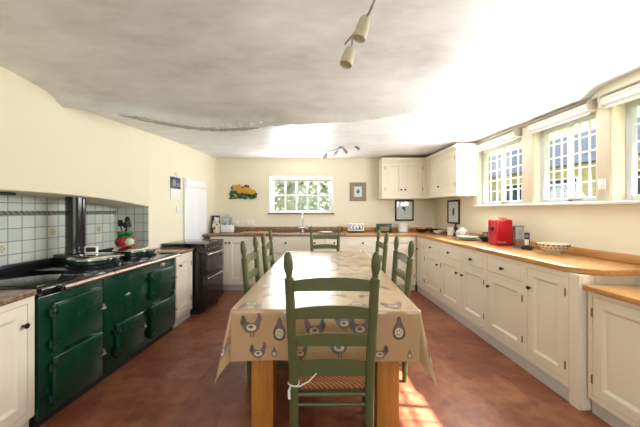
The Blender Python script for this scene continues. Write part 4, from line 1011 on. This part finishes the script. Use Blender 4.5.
# coffee machine
t = thing('coffee_machine', 'glossy red capsule coffee machine on the oak worktop', 'coffee machine', Vector((2.055, 3.26, Z)), R(-6))
B().box(-0.115, 0.065, -0.09, 0.11, 0.0, 0.285, 0.022, 4).build('body', 'red', t)
B().box(0.0655, 0.10, -0.075, 0.07, 0.0, 0.03, 0.005).build('drip_tray', 'blackmatt', t)
B().box(0.0655, 0.092, -0.085, 0.07, 0.04, 0.22, 0.008).build('brew_front', 'blackmatt', t)
b = B(); b.tube([(-0.06, 0.0, 0.285), (-0.06, -0.01, 0.299), (0.03, -0.01, 0.299), (0.04, 0.0, 0.285)], 0.008, 8); b.build('lever', 'chrome', t)
B().box(-0.135, -0.1155, -0.03, 0.03, 0.15, 0.20, 0.006).build('water_inlet', 'blackmatt', t)
B().box(-0.10, -0.01, -0.0915, -0.0895, 0.03, 0.042, 0.0005).build('name_strip', 'steel', t)
t = thing('water_carafe', 'clear plastic water container against the coffee machine', 'container', Vector((2.07, 3.03, Z)), RROT)
B().lathe([(0.042, 0), (0.046, 0.01), (0.05, 0.20), (0.05, 0.215)], seg=22).build('vessel', 'clear', t)
b = B(); b.lathe([(0.051, 0), (0.051, 0.012), (0, 0.014)], (0, 0, 0.215), seg=22); b.tube([(0.04, 0, 0.222), (0.085, 0, 0.226)], 0.006, 8); b.build('cap', 'plasticgrey', t)
# phone
t = thing('cordless_phone', 'silver and black cordless phone standing in its black charger', 'phone', Vector((2.055, 2.88, Z)), RROT + R(45))
B().box(-0.045, 0.045, -0.05, 0.05, 0, 0.028, 0.010).build('charger', 'blackmatt', t)
B().box(-0.022, 0.022, -0.012, 0.014, 0.0285, 0.165, 0.008).build('handset', 'blackmatt', t)
B().box(-0.018, 0.018, -0.0145, -0.011, 0.04, 0.098, 0.001).build('keypad', 'white', t); B().box(-0.016, 0.016, -0.0145, -0.011, 0.112, 0.145, 0.001).build('screen', 'plasticgrey', t)
# patterned bowl
t = thing('fruit_bowl', 'pale bowl with blue spotted rim at the near end of the oak worktop', 'bowl', Vector((2.07, 2.58, Z)))
B().lathe([(0.055, 0), (0.058, 0.012), (0.048, 0.016), (0.085, 0.04), (0.112, 0.075), (0.118, 0.09), (0.112, 0.09), (0.08, 0.05), (0.03, 0.03), (0, 0.028)], seg=32).build('bowl_body', 'cream', t)
b = B()
for k in range(20):
    a = k * math.pi / 10; b.ball((0.1145 * math.cos(a), 0.1145 * math.sin(a), 0.081), 0.0085, 0.0085, 0.007, 8)
    b.ball((0.098 * math.cos(a + 0.15), 0.098 * math.sin(a + 0.15), 0.058), 0.006, 0.006, 0.006, 8)
b.build('painted_spots', 'blue', t)
t = thing('storage_jar', 'dark metal jar at the back of the lower oak worktop', 'jar', rpt(2.30, 1.83, LH + 0.037))
B().lathe([(0.04, 0), (0.042, 0.004), (0.042, 0.075)], seg=22).build('body', 'plasticgrey', t); B().lathe([(0.044, 0), (0.044, 0.012), (0.0, 0.016)], (0, 0, 0.0755), seg=22).build('lid', 'steel', t)

# ================================================================== OUTSIDE
b = B(); b.box(-14, 30, -14, 30, -0.45, -0.35); struct('garden_ground', b, 'grass')
t = thing('stone_house', 'pale stone house with slate roof across the garden outside the right windows', 'house', (8.6, 9.5, -0.35), R(6))
b = B(); b.box(0, 5, -8, 9, 0, 3.25); b.build('house_wall', 'stone', t, smooth=False)
b = B(); b.xz([(-0.3, 3.2), (2.5, 4.9), (5.3, 3.2)], -8.3, 9.3); b.build('house_roof', 'slate', t, smooth=False)
for k in range(7):
    y = -6.8 + k * 2.3
    f_ = B().box(-0.05, 0.0, y, y + 1.1, 1.6, 2.8).build('house_window', 'trimwhite', t)
    for q_ in (0.06, 0.58): B().box(-0.06, -0.05, y + q_, y + q_ + 0.46, 1.66, 2.74).build('house_pane', 'darkpane', f_)
b = B(); b.box(2.1, 2.9, -4.4, -3.4, 4.4, 5.6); b.build('chimney', 'stone', t)
def leafy(name, label, cat, loc, rx, ry, rz, n_, seed, mat='leaf', lsz=0.09):
    r = random.Random(seed); b = B()
    for k in range(n_):
        while True:
            p = Vector((r.uniform(-1, 1), r.uniform(-1, 1), r.uniform(-1, 1)))
            if 0.55 < p.length < 1.0: break
        c_ = Vector((p.x * rx, p.y * ry, p.z * rz)); a = Vector((r.uniform(-1, 1), r.uniform(-1, 1), r.uniform(-1, 1))).normalized(); d = a.orthogonal().normalized(); s_ = lsz * r.uniform(.6, 1.2)
        b.mi = r.choice((0, 0, 1)); b.quad(c_ - a * s_, c_ + d * s_ * .5, c_ + a * s_, c_ - d * s_ * .5)
    return b
t = thing('hedge', 'tall green hedge outside the back window', 'hedge', (-0.3, 8.3, 0.9))
B().box(-4.0, 4.0, -0.3, 0.5, -1.25, 2.0, 0.2).build('inner_growth', 'leaf', t)
b = B(); r = random.Random(11)
for k in range(5200):
    c_ = Vector((r.uniform(-4, 4), -0.3 - abs(r.gauss(0, 0.16)), r.uniform(-1.25, 2.1))); a = Vector((r.uniform(-1, 1), r.uniform(-1, 1), r.uniform(-1, 1))).normalized(); d = a.orthogonal().normalized(); s_ = r.uniform(.04, .085)
    b.mi = r.choice((0, 0, 1)); b.quad(c_ - a * s_, c_ + d * s_ * .5, c_ + a * s_, c_ - d * s_ * .5)
o = b.build('leaves', ['leaf', 'leafdark'], t, smooth=False); o['kind'] = 'stuff'
t = thing('garden_tree', 'leafy bush outside the right end of the back window', 'bush', (0.35, 7.2, 1.0))
B().cyl((0, 0, -1.35), (0, 0, 0.5), 0.06, 0.03).build('trunk', 'darkwood', t)
o = leafy('leaves', '', '', None, 0.30, 0.4, 1.1, 700, 4, lsz=0.07).build('leaves', ['leaf', 'leafdark'], t, smooth=False); o.location = (0, 0, 0.4); o['kind'] = 'stuff'
